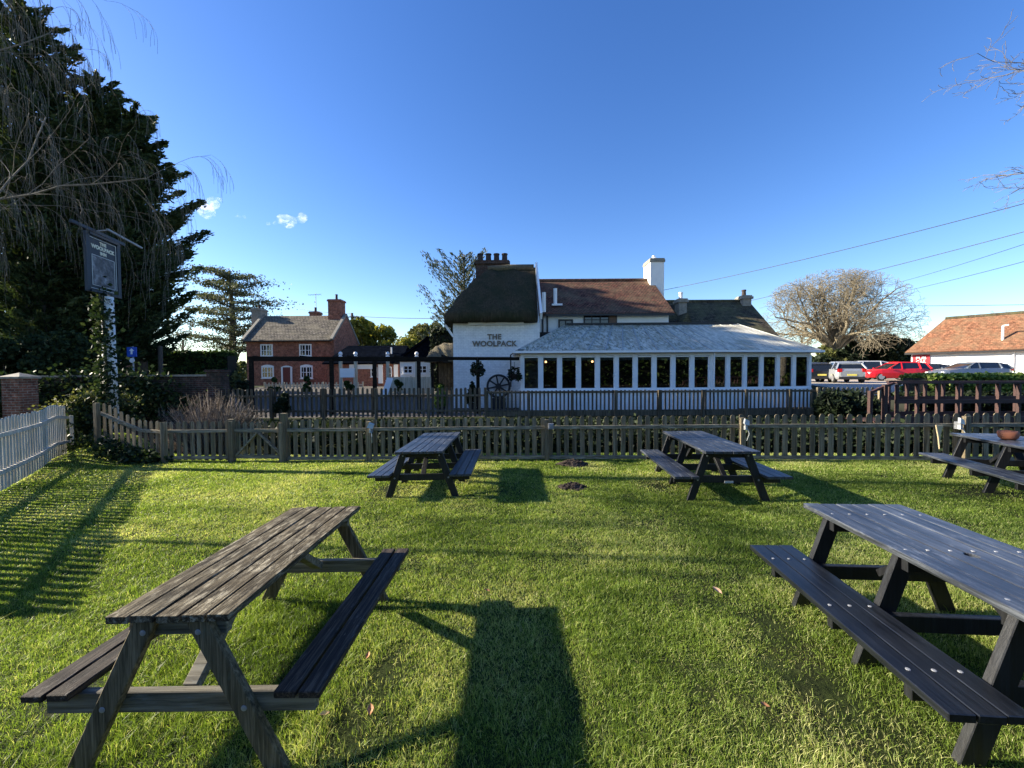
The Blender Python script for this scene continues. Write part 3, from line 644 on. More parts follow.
for k in range(5): dining(1.8+k*2.5, 18.9, 'round dark pub table inside the conservatory, %s' % ['at its left end','behind the fifth pane','near its middle','left of its right bend','at its right end'][k])
# cartwheel, hanging baskets
cw = thing('cartwheel', 'black wooden cartwheel leaning on the white wall under the inn name', 'cartwheel', (-.62, 18.45, PZ))
cz = 1.18; cr = .56
m = MB(); n = 28
ring = []
m.lathe([(cr-.10, -.03), (cr, -.03), (cr, .03), (cr-.10, .03), (cr-.10, -.03)], (-.62, 18.42, cz), 28, 'y', cap=False); m.build('rim', M['black'], cw)
for k in range(8):
    a = k*math.pi/4+.2; m = MB(); m.beam((-.62+.09*math.cos(a), 18.42, cz+.09*math.sin(a)), (-.62+(cr-.06)*math.cos(a), 18.42, cz+(cr-.06)*math.sin(a)), .07, .05, (0,1,0)); m.build('spoke', M['black'], cw)
m = MB(); m.lathe([(.14, -.09), (.14, .07)], (-.62, 18.42, cz), 14, 'y'); m.build('hub', M['black'], cw)
m = MB(); m.box(-.9, -.3, 18.2, 18.58, PZ-.05, cz-cr+.02); m.build('stand', M['black'], cw)
def basket(x, y, z, lab, kind):
    t_ = thing('hanging_basket', lab, 'hanging basket', (x, y, z), group='hanging baskets in front of the pub')
    m = MB(); m.lathe([(.03, -.22), (.16, -.16), (.24, 0)], (x, y, z), 12); m.build('basket', M['black'], t_)
    m = MB(); m.tube([(x, y, z), (x, y, z+.5)], .012, 4); m.build('chain', M['black'], t_)
    C, T = clump_cloud([(x, y, z+.05), (x-.12, y, z-.1), (x+.13, y, z-.12)], [.26, .18, .18], 420); leaves('plant', C, .07, M['dark_bush'], t_, tint=T)
basket(-1.37, 15.9, 1.95, 'hanging basket under the pergola beam before the white wall', 0)
basket(.1, 16.6, 1.75, 'hanging basket at the left corner of the conservatory', 0)
def small_conifer(x, y, h, r, lab, pot=True):
    t_ = thing('potted_conifer', lab, 'plant', (x, y, Gf(x, y)), group='small potted conifers in the yard'); z = Gf(x, y)
    m = MB(); m.lathe([(.14, 0), (.2, .3), (.17, .3)], (x, y, z), 12); m.build('pot', M['black'], t_)
    C, T = clump_cloud([(x, y, z+.3+h*f) for f in (.15, .35, .55, .75, .9)], [r, r*.9, r*.7, r*.45, r*.22], 900); leaves('foliage', C, .08, M['laurel' if x < -2.5 else 'dark_bush'], t_, tint=T)
small_conifer(-1.75, 17.6, 1.0, .28, 'dark cone shaped shrub left of the cartwheel')
small_conifer(-2.9, 16.2, .9, .26, 'bright green cone shaped shrub left of the white pub wall')
# ------------------------------------------------------------------ pergola
pg = thing('pergola', 'long dark timber pergola beam on posts before the red house and pub', 'pergola', (-5, 16, Gf(-5, 16)))
m = MB(); m.beam((-10.6, 16.08, 2.46), (.3, 15.95, 2.36), .1, .13); m.build('beam', M['pergola'], pg)
m = MB(); m.beam((-12.0, 18.3, 2.46), (-2.9, 18.2, 2.38), .09, .11); m.build('beam', M['pergola'], pg)
for px in (252, 332, 375, 419, 478):
    x = (px-512)/F_PX*16.05
    m = MB(); m.beam((x, 16.03, Gf(x, 16)-.1), (x, 16.03, 2.38), .13, .13); m.build('post', M['pergola'], pg)
for k in range(5):
    x = -10.4+k*1.9; m = MB(); m.beam((x, 16.1, 2.50), (x, 18.25, 2.48), .07, .09); m.build('cross_beam', M['pergola'], pg)
m = MB(); m.tube([(-.05, 16.9, 1.2), (-.05, 16.9, 2.55), (.25, 16.8, 2.75), (.5, 16.8, 2.75)], .03, 6); tag(m.build('bent_pipe', M['black']), 'black bent pipe at the left corner of the conservatory', 'pipe')
for px, y0_, y1_ in ((341, 357, 385), (356, 357, 379), (388, 357, 377), (417, 357, 385)):
    d = 27; p = at(px, y1_, d); q = at(px, y0_, d)
    t_ = thing('cream_post', 'slim cream post %s' % {341:'leftmost, beside the white notice board', 356:'second from the left behind the pergola', 388:'with the white board leaning by it', 417:'rightmost, in front of the small cottage'}[px], 'post', (p.x, p.y, Gf(p.x, p.y)), group='cream posts behind the pergola')
    m = MB(); m.box(p.x-.09, p.x+.09, p.y-.09, p.y+.09, Gf(p.x, p.y)-.05, q.z); m.build('shaft', M['cream_post'], t_)
    m = MB(); m.lathe([(.13, 0), (.13, .06), (.09, .1), (.14, .2), (.1, .32), (.0, .36)], (p.x, p.y, q.z), 10); m.build('finial', M['white'], t_)
# ------------------------------------------------------------------ third building behind conservatory
b3 = thing('rear_building', 'old range with dark mossy roof behind the right end of the conservatory', 'building', (11.6, 24, .3))
m = MB(); gable_wall(m, 8.9, 14.1, 21.7, 26.7, -.2, 3.75, 5.8); m.build('wall', M['dark_brick'], b3)
m = MB(); slab(m, [(8.7, 21.35, 3.6), (14.3, 21.35, 3.6), (14.3, 24.2, 6.0), (8.7, 24.2, 6.0)], .16); slab(m, [(8.7, 27.05, 3.6), (14.3, 27.05, 3.6), (14.3, 24.2, 6.0), (8.7, 24.2, 6.0)], .16); m.build('roof', M['mossy_tile'], b3)
m = MB(); m.tube([(8.7, 24.2, 6.02), (14.3, 24.2, 6.02)], .1, 6); m.build('ridge_tiles', M['mossy_tile'], b3)
chimney(b3, 13.7, 14.2, 23.8, 24.5, 4.8, 6.3, M['stone'], 1, .38, pr=.12)
chimney(b3, 9.5, 9.95, 22.8, 23.4, 4.5, 5.95, M['stone'], 1, .4, pr=.11, potmat=M['white'])
m = MB(); m.prism([(8.95, 21.35, 4.15), (9.75, 21.35, 4.15), (9.35, 21.35, 4.95)], (0, 1.2, 0)); m.box(9.0, 9.7, 21.4, 22.3, 3.6, 4.15); dm = m.build('dormer', M['mossy_tile'], b3)
window(b3, 9.1, 9.6, 3.68, 4.12, 21.38, M['white'], nx=2, nz=1)
# ------------------------------------------------------------------ red brick house
HZ = .6
rh = thing('brick_house', 'two storey red brick house with white windows and stone tiled roof', 'house', (-21.6, 39, HZ))
m = MB(); gable_wall(m, -25.9, -17.35, 39.1, 45.3, HZ-.4, 5.2, 7.75); m.build('wall', M['red_brick'], rh)
m = MB(); slab(m, [(-26.0, 38.8, 5.05), (-17.55, 38.8, 5.05), (-17.55, 42.2, 7.9), (-26.0, 42.2, 7.9)], .16); slab(m, [(-26.0, 45.6, 5.05), (-17.55, 45.6, 5.05), (-17.55, 42.2, 7.9), (-26.0, 42.2, 7.9)], .16); m.build('roof', M['house_tile'], rh)
m = MB()
for x in (-26.05, -17.45):
    for s_ in (-1, 1): m.beam((x, 42.2, 8.0), (x, 42.2+s_*3.4, 5.12), .28, .2, (0, 0, 1))
m.build('coping', M['stone'], rh)
m = MB(); m.box(-25.95, -17.4, 38.7, 38.8, 4.95, 5.05); m.build('gutter', M['black'], rh)
chimney(rh, -26.95, -26.0, 41.6, 42.8, HZ-.2, 8.6, M['stone'], 1, .35)
chimney(rh, -21.9, -21.0, 43.5, 44.5, 5.5, 8.55, M['pillar_brick'], 1, .5)
chimney(rh, -19.0, -17.7, 41.6, 42.8, 6, 9.5, M['red_brick'], 1, .6)
for x0, z0, hh, ar in ((-24.5, 3.5, 1.2, 0), (-20.72, 3.5, 1.2, 0), (-24.45, 1.4, 1.15, .14), (-20.65, 1.35, 1.2, .14)):
    window(rh, x0, x0+1.2, z0, z0+hh, 39.1, M['white'], nx=4, nz=2, fw=.12, arch=ar, bar=.05)
d_ = MB(); d_.box(-22.5, -22.35, 39.0, 39.12, HZ, 2.45); d_.box(-21.6, -21.45, 39.0, 39.12, HZ, 2.45); d_.prism([(-22.55+1.15*i/8, 39.0, 2.45+.16*math.sin(math.pi*i/8)) for i in range(9)], (0, .12, 0)); do_ = d_.build('door_frame', M['white'], rh)
m = MB(); m.box(-22.35, -21.6, 39.04, 39.1, HZ, 2.45); m.build('door', M['red_door'], do_, label='dark red front door')
m = MB(); m.tube([(-21.4, 44, 8.5), (-21.4, 44, 10.6)], .03, 5); m.tube([(-22.2, 44, 10.4), (-20.8, 44, 10.5)], .02, 4)
for k in range(5): m.tube([(-22.1+k*.3, 43.7, 10.42), (-22.1+k*.3, 44.3, 10.42)], .012, 4)
m.build('aerial', M['steel'], rh)
# low outbuilding with slate roof
ob = thing('outbuilding', 'low brick outbuilding with dark slate roof right of the red house', 'building', (-13.4, 36, HZ))
m = MB(); m.box(-16.6, -10.2, 36, 40.5, HZ-.3, 2.8); m.prism([(-10.4, 36, 2.8), (-10.4, 40.5, 2.8), (-10.4, 38.25, 4.3)], (.2, 0, 0)); m.build('wall', M['red_brick'], ob)
m = MB(); slab(m, [(-16.9, 35.6, 2.75), (-9.9, 35.6, 2.75), (-9.9, 38.25, 4.45), (-15.6, 38.25, 4.45)], .14); slab(m, [(-16.9, 41, 2.75), (-9.9, 41, 2.75), (-9.9, 38.25, 4.45), (-15.6, 38.25, 4.45)], .14); slab(m, [(-16.9, 35.6, 2.75), (-16.9, 41, 2.75), (-15.6, 38.25, 4.45)], .14); m.build('roof', M['slate'], ob)
for x0, x1, z0, z1 in ((-14.6, -12.3, 2.2, 2.62), (-12.0, -11.6, .9, 2.6), (-10.6, -10.25, .9, 2.6)):
    m = MB(); m.box(x0, x1, 35.9, 36.0, z0, z1); m.build('white_panel', M['white'], ob)
window(ob, -11.3, -10.8, 1.2, 2.4, 36, M['white'], nx=1, nz=2); window(ob, -12.7, -12.1, 1.5, 2.35, 36, M['white'], nx=2, nz=2)
m = MB(); m.tube([(-11.1, 37, 3.4), (-11.1, 37, 4.2)], .09, 6); m.build('flue', M['white'], ob)
# small cottage
ct = thing('cottage', 'small cream cottage with two windows under a dark gabled roof', 'cottage', (-8.2, 33, HZ))
m = MB(); m.box(-9.0, -6.6, 32.2, 36, HZ-.3, 2.75); m.prism([(-9.1, 32.25, 2.75), (-6.0, 32.25, 2.75), (-6.6, 32.25, 4.2)], (0, 3.5, 0)); m.build('wall', M['whitewash'], ct)
m = MB(); slab(m, [(-9.6, 31.9, 2.7), (-9.6, 36.2, 2.7), (-6.7, 36.2, 4.75), (-6.7, 31.9, 4.75)], .15); slab(m, [(-5.5, 31.9, 2.7), (-5.5, 36.2, 2.7), (-6.7, 36.2, 4.75), (-6.7, 31.9, 4.75)], .15)
m.prism([(-9.3, 32.1, 2.72), (-5.8, 32.1, 2.72), (-6.7, 32.1, 4.62)], (0, .12, 0)); m.build('roof', M['slate'], ct)
chimney(ct, -6.9, -6.0, 33.6, 34.4, 3.5, 5.3, M['stone'], 2, .5)
window(ct, -8.75, -7.95, 1.75, 2.45, 32.2, M['white'], nx=2, nz=2, fw=.1); window(ct, -7.6, -6.8, 1.75, 2.45, 32.2, M['white'], nx=2, nz=2, fw=.1)
# thatched porch
tp = thing('thatched_shelter', 'small round thatched shelter between the cottage and the white pub wall', 'shelter', (-4.4, 26.5, .3))
thatch_roof(-5.6, -2.9, 25.2, 28.2, 2.75, 3.75, -4.8, tp, 'thatched_roof', M['thatch2'], th=.25, xr1=-3.3)
for x, y in ((-5.1, 25.7), (-3.2, 25.7), (-5.1, 27.8), (-3.2, 27.8)):
    m = MB(); m.box(x-.08, x+.08, y-.08, y+.08, .1, 2.6); m.build('post', M['pergola'], tp)
m = MB()
for k in range(17): x = -5.05+k*.11; m.box(x, x+.09, 27.6, 27.64, .2, 2.5)
m.build('back_boarding', M['dark_fence'], tp)
# cream low fence, white boards
def lowfence(name, label, a, b, z0, z1, mat, pitch=.14, pw=.11, group=None, cat='fence'):
    a = Vector(a); b = Vector(b); L = (b-a).length; d = (b-a).normalized(); t_ = thing(name, label, cat, ((a.x+b.x)/2, (a.y+b.y)/2, z0), group=group)
    m = MB(); n = int(L/pitch)
    for i in range(n):
        p = a+d*(i+.5)*pitch; m.beam((p.x, p.y, z0+.05), (p.x, p.y, z1+random.uniform(-.01, .01)), .02, pw, d)
    m.build('picket_panel', mat, t_)
    for zz in (z0+.25, z1-.2):
        m = MB(); m.beam((a.x, a.y+.04, zz), (b.x, b.y+.04, zz), .05, .08); m.build('rail', mat, t_)
    k = int(L/1.9)+1
    for i in range(k+1):
        p = a+d*L*i/k; m = MB(); m.box(p.x-.05, p.x+.05, p.y+.05, p.y+.14, z0-.2, z1+.04); m.build('post', mat, t_)
    return t_
M['cream_fence'] = wood('cream_boards', [(.30,.27,.20), (.52,.48,.36), (.6,.56,.44)], axis=2, rough=.8, tintv=.3)
lowfence('boarded_fence', 'sunlit cream boarded fence below the small cottage', (-8.3, 27, 0), (-5.4, 27, 0), .35, 1.55, M['cream_fence'], .15, .14)
lowfence('boarded_fence', 'low cream fence in front of the red brick house', (-20.5, 33, 0), (-12.2, 32.6, 0), .5, 1.1, M['cream_fence'], .3, .12)
nb_ = thing('notice_board', 'white notice board on two legs beside the leftmost cream post', 'notice board', (-11.1, 26.5, .4))
m = MB(); m.box(-11.35, -10.4, 26.4, 26.46, 1.55, 2.15); m.build('board', M['white'], nb_)
for x in (-11.3, -10.5): m = MB(); m.box(x, x+.06, 26.46, 26.52, .2, 2.15); m.build('leg', M['cream_post'], nb_)
ab = thing('a_board', 'tall white display board leaning beside the cream post', 'sign board', (-7.7, 24.6, .25))
m = MB(); m.prism([(-8.0, 24.4, .45), (-7.65, 24.5, .45), (-7.4, 24.9, 1.5), (-7.75, 24.8, 1.55)], (.02, -.05, .0)); m.build('panel', M['white'], ab)
m = MB(); m.beam((-7.9, 24.5, .3), (-7.6, 25.3, 1.5), .05, .05); m.beam((-7.5, 24.6, .3), (-7.2, 25.3, 1.4), .05, .05); m.build('leg', M['cream_post'], ab)
# ------------------------------------------------------------------ barn
bn = thing('barn', 'long white walled barn with sunlit orange tiled roof at the car park', 'barn', (40, 33, .95))
bo_ = Vector((34.9, 35.0, 0)); bd = Vector((3.6, -5.0, 0)).normalized(); bs = Vector((-bd.y, bd.x, 0))   # bs points away from the camera (+x,+y)
def BP(u, v, z): q = bo_+bd*u+bs*v; return (q.x, q.y, z)
BL = 22
m = MB(); m.prism([BP(0, 0, .5), BP(BL, 0, .5), BP(BL, 6.4, .5), BP(0, 6.4, .5)], (0, 0, 2.88)); m.build('wall', M['whitewash'], bn)
def roofm(name, pts, mat):
    mm = MB(); slab(mm, pts, .14); return mm.build(name, mat, bn)
RZ = 6.35
roofm('roof', [BP(-.35, -.35, 3.35), BP(BL+.3, -.35, 3.35), BP(BL+.3, 3.2, RZ), BP(1.6, 3.2, RZ)], M['barn_tile'])
roofm('roof', [BP(-.35, 6.75, 3.35), BP(BL+.3, 6.75, 3.35), BP(BL+.3, 3.2, RZ), BP(1.6, 3.2, RZ)], M['barn_tile'])
roofm('roof', [BP(-.35, -.35, 3.35), BP(-.35, 6.75, 3.35), BP(1.6, 3.2, RZ)], M['barn_tile'])
m = MB(); m.tube([BP(1.6, 3.2, RZ), BP(BL, 3.2, RZ)], .14, 8); m.build('ridge_tiles', M['mossy_tile'], bn)
m = MB(); m.beam(BP(-.35, -.4, 3.22), BP(BL, -.4, 3.22), .12, .14); m.build('gutter', M['black'], bn)
for u in (9.3, 5.6):
    m = MB(); m.beam(BP(u, -.05, .9), BP(u, -.05, 3.3), .09, .09); m.build('downpipe', M['black' if u > 9 else 'white'], bn)
m = MB(); m.tube([BP(5.0, .6, 3.0), BP(5.0, .6, 5.2)], .08, 6); m.tube([BP(5.0, .55, 5.2), BP(5.3, .5, 5.25)], .06, 6); m.build('flue', M['white'], bn)
for u, nm in ((10.8, 'J'), (11.8, '3')):
    pm = Matrix.Identity(4); n_ = -bs
    for i in range(3): pm[i][0] = bd[i]; pm[i][1] = (0, 0, 1)[i]; pm[i][2] = n_[i]; pm[i][3] = BP(u, -.02, 2.35)[i]
    text_part('lettering', nm, .9, pm, M['black'], bn, .02, .02)
rs = thing('red_sign', 'red notice with white writing on the left end of the barn wall', 'sign', BP(.9, -.06, 2.4))
m = MB(); m.prism([BP(.1, -.03, 1.95), BP(1.15, -.03, 1.95), BP(1.15, -.03, 3.1), BP(.1, -.03, 3.1)], tuple(-bs*.04)); m.build('panel', M['sign_red'], rs)
for zz, tx, sz in ((2.72, 'PUB', .36), (2.42, 'CAR', .30), (2.10, 'PARK', .30)):
    pm = Matrix.Identity(4)
    for i in range(3): pm[i][0] = bd[i]; pm[i][1] = (0, 0, 1)[i]; pm[i][2] = (-bs)[i]; pm[i][3] = BP(.62, -.085, zz)[i]
    text_part('lettering', tx, sz, pm, M['white'], rs, .01, .004)
# ------------------------------------------------------------------ cars
def car(label, loc, rz, paint, L=4.2, H=1.47, Wd=1.78, kind='hatch'):
    t_ = thing('parked_car', label, 'car', loc, rz, group='cars in the car park'); t_['_o'] = (0, 0, 0)
    h = L/2; w = Wd/2
    # body stations along +y = front : (y, z bottom, z belt, half width)
    st = [(-h, .42, .78, .72), (-h+.06, .28, .92, .84), (-h+.35, .24, .97, .95), (-h*.45, .22, .95, 1), (0, .22, .93, 1), (h*.42, .22, .92, 1), (h*.62, .23, .90, .99), (h-.35, .24, .80, .94), (h-.08, .28, .70, .82), (h, .40, .60, .68)]
    m = MB(); ring = []
    for y, zb, zt, k in st:
        q = w*k; ring += [(-q*.9, y, zb), (-q, y, zb+.14), (-q*1.0, y, (zb+zt)/2+.05), (-q*.95, y, zt), (-q*.6, y, zt+.035), (q*.6, y, zt+.035), (q*.95, y, zt), (q, y, (zb+zt)/2+.05), (q, y, zb+.14), (q*.9, y, zb)]
    n = 10; fs = [(i*n+k, i*n+(k+1) % n, (i+1)*n+(k+1) % n, (i+1)*n+k) for i in range(len(st)-1) for k in range(n)]+[tuple(range(n))[::-1], tuple(range((len(st)-1)*n, len(st)*n))]
    m.poly(ring, [f[::-1] for f in fs]); body = m.build('body', paint, t_, smooth=False, bevel=.02)
    rear = -h+(.10 if kind != 'sedan' else .65); ws = h*.42
    gl = [(rear, .90, .9, .05), (rear+.28, .92, .86, H-.16), (rear+.75, .93, .84, H-.05), (0, .93, .84, H-.03), (ws-.85, .93, .84, H-.07), (ws+.05, .9, .86, .93)]
    m = MB(); ring = []
    for y, zb, k, zt in gl:
        if zt < .5: zt = zb+.03
        q = w*.93; tq = w*(.93-.24*min(1, (zt-zb)/.5)); ring += [(-q, y, zb-.02), (-tq, y, zt), (tq, y, zt), (q, y, zb-.02)]
    n = 4; fs = [(i*n+k, i*n+(k+1) % n, (i+1)*n+(k+1) % n, (i+1)*n+k) for i in range(len(gl)-1) for k in range(n)]+[(3,2,1,0), tuple(range((len(gl)-1)*n, len(gl)*n))]
    m.poly(ring, [f[::-1] for f in fs]); m.build('glazing', M['car_glass'], t_, smooth=False)
    m = MB(); q = w*.72
    P = [(-q, rear+.24, H-.15), (q, rear+.24, H-.15), (q, rear+.75, H-.045), (-q, rear+.75, H-.045)]
    rr = [(rear+.22, H-.17), (rear+.75, H-.04), (0, H-.02), (ws-.82, H-.06)]; ring = []
    for y, z in rr: ring += [(-q, y, z-.05), (-q*.93, y, z+.02), (0, y, z+.045), (q*.93, y, z+.02), (q, y, z-.05)]
    n = 5; fs = [(i*n+k, i*n+k+1, (i+1)*n+k+1, (i+1)*n+k) for i in range(3) for k in range(4)]+[(i*n+4, i*n, (i+1)*n, (i+1)*n+4) for i in range(3)]+[(4,3,2,1,0), (15,16,17,18,19)]
    m.poly(ring, fs); m.build('roof', paint, t_)
    for s_ in (-1, 1):
        m = MB(); m.beam((s_*w*.93, ws+.02, .92), (s_*w*.70, ws-.84, H-.07), .05, .06); m.build('pillar', paint, t_); m = MB(); m.beam((s_*w*.93, rear+.02, .93), (s_*w*.70, rear+.28, H-.16), .09, .13); m.build('pillar', paint, t_)
        m = MB(); m.beam((s_*w*.945, -.05, .92), (s_*w*.70, -.1, H-.04), .05, .07); m.build('pillar', paint, t_); m = MB(); m.beam((s_*w*.94, rear+.75, .93), (s_*w*.70, rear+.8, H-.06), .06, .16); m.build('pillar', paint, t_)
    for y in (-h+.72, h-.78):
        for s_ in (-1, 1):
            m = MB(); m.lathe([(.2, -.1), (.30, -.1), (.32, -.06), (.32, .06), (.30, .1), (.2, .1), (.2, -.1)], (s_*(w-.12), y, .32), 20, 'x', cap=False); wo = m.build('wheel', M['tyre'], t_)
            m = MB(); m.lathe([(.21, -.07), (.21, .07), (.05, .07)] if s_ > 0 else [(.05, -.07), (.21, -.07), (.21, .07)], (s_*(w-.08), y, .32), 16, 'x'); m.build('rim', M['rim'], wo)
    for s_ in (-1, 1):
        m = MB(); m.box(min(s_*w*.55, s_*w*.82), max(s_*w*.55, s_*w*.82), h-.2, h-.03, .58, .70); m.build('headlight', M['lamp_white'], t_)
        m = MB(); m.box(min(s_*w*.62, s_*w*.87), max(s_*w*.62, s_*w*.87), -h-.005, -h+.22, .74, .96); m.build('tail_light', M['tail'], t_)
        m = MB(); m.box(min(s_*w*.98, s_*w*1.12), max(s_*w*.98, s_*w*1.12), ws-.2, ws-.05, .93, 1.05); m.build('wing_mirror', paint, t_)
    m = MB(); m.box(-.26, .26, -h-.02, -h+.02, .48, .60); m.build('number_plate', M['plate'], t_)
    m = MB(); m.box(-w*.8, w*.8, -h-.03, -h+.25, .26, .42); m.build('rear_bumper', M['black'], t_)
    return t_
CZ = .965
car('red hatchback parked side on in front of the white barn', (31.0, 32.5, CZ), R(79), M['red_car'], 4.3, 1.5, 1.82)
car('silver hatchback seen from behind, left of the red car', (23.5, 28.6, CZ), R(-22), M['silver_car'], 4.0, 1.48, 1.74)
car('dark hatchback seen from behind at the corner of the conservatory', (22.8, 30.4, CZ), R(-20), M['dark_car'], 4.0, 1.46, 1.74)
car('tall pale grey estate car parked behind the silver hatchback', (32.6, 37.6, CZ), R(66), M['grey_car'], 4.5, 1.72, 1.86)
car('long grey blue car behind the lit hedge before the barn', (34.4, 30.2, CZ), R(84), M['blue_car'], 4.6, 1.40, 1.85)
car('dark grey car nose on between the red car and the barn', (34.2, 33.6, CZ), R(50), M['dark_car'], 3.9, 1.36, 1.72)
# ------------------------------------------------------------------ picnic tables
NRM = Vector((-.014, .0134, 1)).normalized()
def picnic(label, x, y, yaw, p):
    z = Gf(x, y); t_ = thing('picnic_table', label, 'picnic table', (0, 0, 0), group='picnic tables on the lawn'); t_['_o'] = (0, 0, 0)
    q = Vector((0, 0, 1)).rotation_difference(NRM)
    t_.matrix_world = Matrix.Translation((x, y, z-.01)) @ q.to_matrix().to_4x4() @ Matrix.Rotation(yaw, 4, 'Z')
    L, W, zt, zb, bo, bi, nt, nbk, tk = p['L'], p['W'], p['zt'], p['zb'], p['bo'], p['bi'], p['nt'], p['nb'], p['tk']
    def planks(x0, x1, n, z, name, mat, hole=None):
        m = MB(); g = p.get('gap', .008); pw = (x1-x0+g)/n-g
        for i in range(n):
            a = x0+i*(pw+g); b = a+pw; dy0 = random.uniform(-.006, .006); dy1 = random.uniform(-.006, .006); y0, y1 = -L/2+dy0, L/2+dy1; dz = random.uniform(-.002, .002)
            if hole and (abs(b+g/2-hole[0]) < .01 or abs(a-g/2-hole[0]) < .01):
                r = hole[2]; right = abs(b+g/2-hole[0]) < .01; pts = []
                arc = [(hole[0]+(-1 if right else 1)*max(r*math.cos(t), g/2), hole[1]+r*math.sin(t)) for t in np.linspace(-math.pi/2*.99, math.pi/2*.99, 9)]
                if right: pts = [(a, y0), (b, y0)]+arc+[(b, y1), (a, y1)]
                else: pts = [(b, y0), (a, y0)]+arc+[(a, y1), (b, y1)]
                m.prism([(u, v, z-tk+dz) for u, v in pts], (0, 0, tk))
            else: m.box(a, b, y0, y1, z-tk+dz, z+dz)
        return m.build(name, mat, t_, world=False, bevel=.004)
    nn = nt//2 if nt % 2 == 0 else nt//2+1; g = p.get('gap', .008); pw = (2*W+g)/nt-g; hx = -W+nn*(pw+g)-g/2
    top = planks(-W, W, nt, zt, 'tabletop', p['mt'], (hx, p.get('hy', 0), p.get('hr', .024)))
    s1 = planks(bi, bo, nbk, zb, 'bench_seat', p['ms']); s2 = planks(-bo, -bi, nbk, zb, 'bench_seat', p['ms'])
    bolt = None
    def bolts(par, pts, axis='z', r=.011):
        nonlocal bolt
        for P in pts:
            if bolt is None or bolt.get('ax') != axis:
                m = MB(); m.lathe([(r, 0), (r*.95, .002), (r*.6, .0035), (0, .004)], (0, 0, 0), 10, 'z' if axis == 'z' else 'y'); b_ = m.build('bolt', M['steel'], par, world=False); b_['ax'] = axis; bolt = b_
            else: b_ = bolt.copy(); COL.objects.link(b_); b_.parent = par
            b_.location = P
            if axis != 'z': b_.scale = (1, -1 if axis == 'y' else 1, 1)
    tx, fx, ltk, hw = p['tx'], p['fx'], p.get('ltk', .045), p.get('hw', .055)
    for j, yl in enumerate(p['legs']):
        out = -1 if j == 0 else 1
        if len(p['legs']) == 3 and j == 1: out = 1
        by0 = yl-out*ltk  # beam sits inside the leg
        for s_ in (-1, 1):
            m = MB(); m.prism([(s_*tx-hw, yl-ltk/2, zt-tk-.001), (s_*tx+hw, yl-ltk/2, zt-tk-.001), (s_*fx+hw, yl-ltk/2, -.03), (s_*fx-hw, yl-ltk/2, -.03)], (0, ltk, 0)); lg = m.build('leg', p['ml'], t_, world=False, bevel=.004)
            zl = zb-tk-.05; xl = tx+(fx-tx)*(zt-tk-zl)/(zt-tk)
            if p.get('bolts'):
                bolt = None; bolts(lg, [(s_*(tx+.01), yl+out*(ltk/2), zt-tk-.055), (s_*xl, yl+out*(ltk/2), zl)], 'y' if out < 0 else 'Y', .014)
        m = MB(); m.box(-bo+.05, bo-.05, by0-ltk/2, by0+ltk/2, zb-tk-.10, zb-tk-.001); m.build('cross_beam', p['mb'], t_, world=False, bevel=.004)
        m = MB(); m.box(-W+.05, W-.05, by0-ltk/2, by0+ltk/2, zt-tk-.09, zt-tk-.001); m.build('top_batten', p['mb'], t_, world=False, bevel=.003)
        if abs(yl) > .2:
            sy = 1 if yl < 0 else -1; m = MB(); m.beam((0, by0+sy*(ltk/2+.03), zb-tk-.03), (0, yl+sy*min(.55, abs(yl)*.85), zt-tk-.03), .07, .05, (0, 1, 0)); m.build('brace', p['mb'], t_, world=False, bevel=.003)
        if p.get('topbolts'):
            bolt = None; g = p.get('gap', .008); pw = (2*W+g)/nt-g
            bolts(top, [(-W+pw/2+i*(pw+g), by0, zt) for i in range(nt)])
            pb = (bo-bi+g)/nbk-g
            for sgn, ss in ((1, s1), (-1, s2)):
                bolt = None; bolts(ss, [(sgn*(bi+pb/2+i*(pb+g)), by0, zb) for i in range(nbk)])
    return t_
blk = dict(L=2.1, W=.362, zt=.75, zb=.40, bo=.783, bi=.45, nt=6, nb=3, tk=.038, legs=(-.86, 0, .86), tx=.27, fx=.53, mt=M['black_plank'], ms=M['black_plank'], ml=M['black_side'], mb=M['black_side'], bolts=True, hr=.03)
far = dict(blk, mt=M['sheen_plank'], ms=M['sheen_plank'])
near = dict(blk, mt=M['sheen_plank'], L=1.68, legs=(-.63, 0, .63), topbolts=True, hr=.032, hy=-.1, gap=.006)
brn = dict(L=1.54, W=.282, zt=.775, zb=.413, bo=.69, bi=.475, nt=5, nb=2, tk=.034, legs=(-.735, .70), tx=.118, fx=.50, mt=M['brown_plank'], ms=M['brown_seat'], ml=M['brown_side'], mb=M['brown_beam'], bolts=True, hw=.052, ltk=.04, gap=.016, hy=.25, hr=.016)
picnic('weathered brown wooden picnic table in the left foreground with two plank seats', -1.565, 2.554, -.0086, brn)
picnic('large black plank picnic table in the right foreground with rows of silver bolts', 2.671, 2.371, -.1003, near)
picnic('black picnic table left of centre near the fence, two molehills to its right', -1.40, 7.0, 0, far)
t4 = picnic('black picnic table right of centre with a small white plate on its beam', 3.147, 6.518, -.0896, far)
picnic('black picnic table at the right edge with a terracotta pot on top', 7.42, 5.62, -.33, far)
m = MB(); m.box(-.06, .06, -.912, -.906, .275, .305); pl = m.build('name_plate', M['plastic_white'], t4, world=False)
# parasol-hole caps / ash tray hole on table C is part of its planks; terracotta pot
pt = thing('terracotta_pot', 'small terracotta pot standing on the table at the right edge', 'pot', (7.45, 5.98, Gf(7.45, 5.98)+.742))
m = MB(); L0 = pt['_o']; m.lathe([(.07, 0), (.1, .03), (.115, .09), (.10, .125), (.085, .13), (.085, .11), (.0, .10)], L0, 20); m.build('bowl', M['terracotta'], pt, smooth=True)
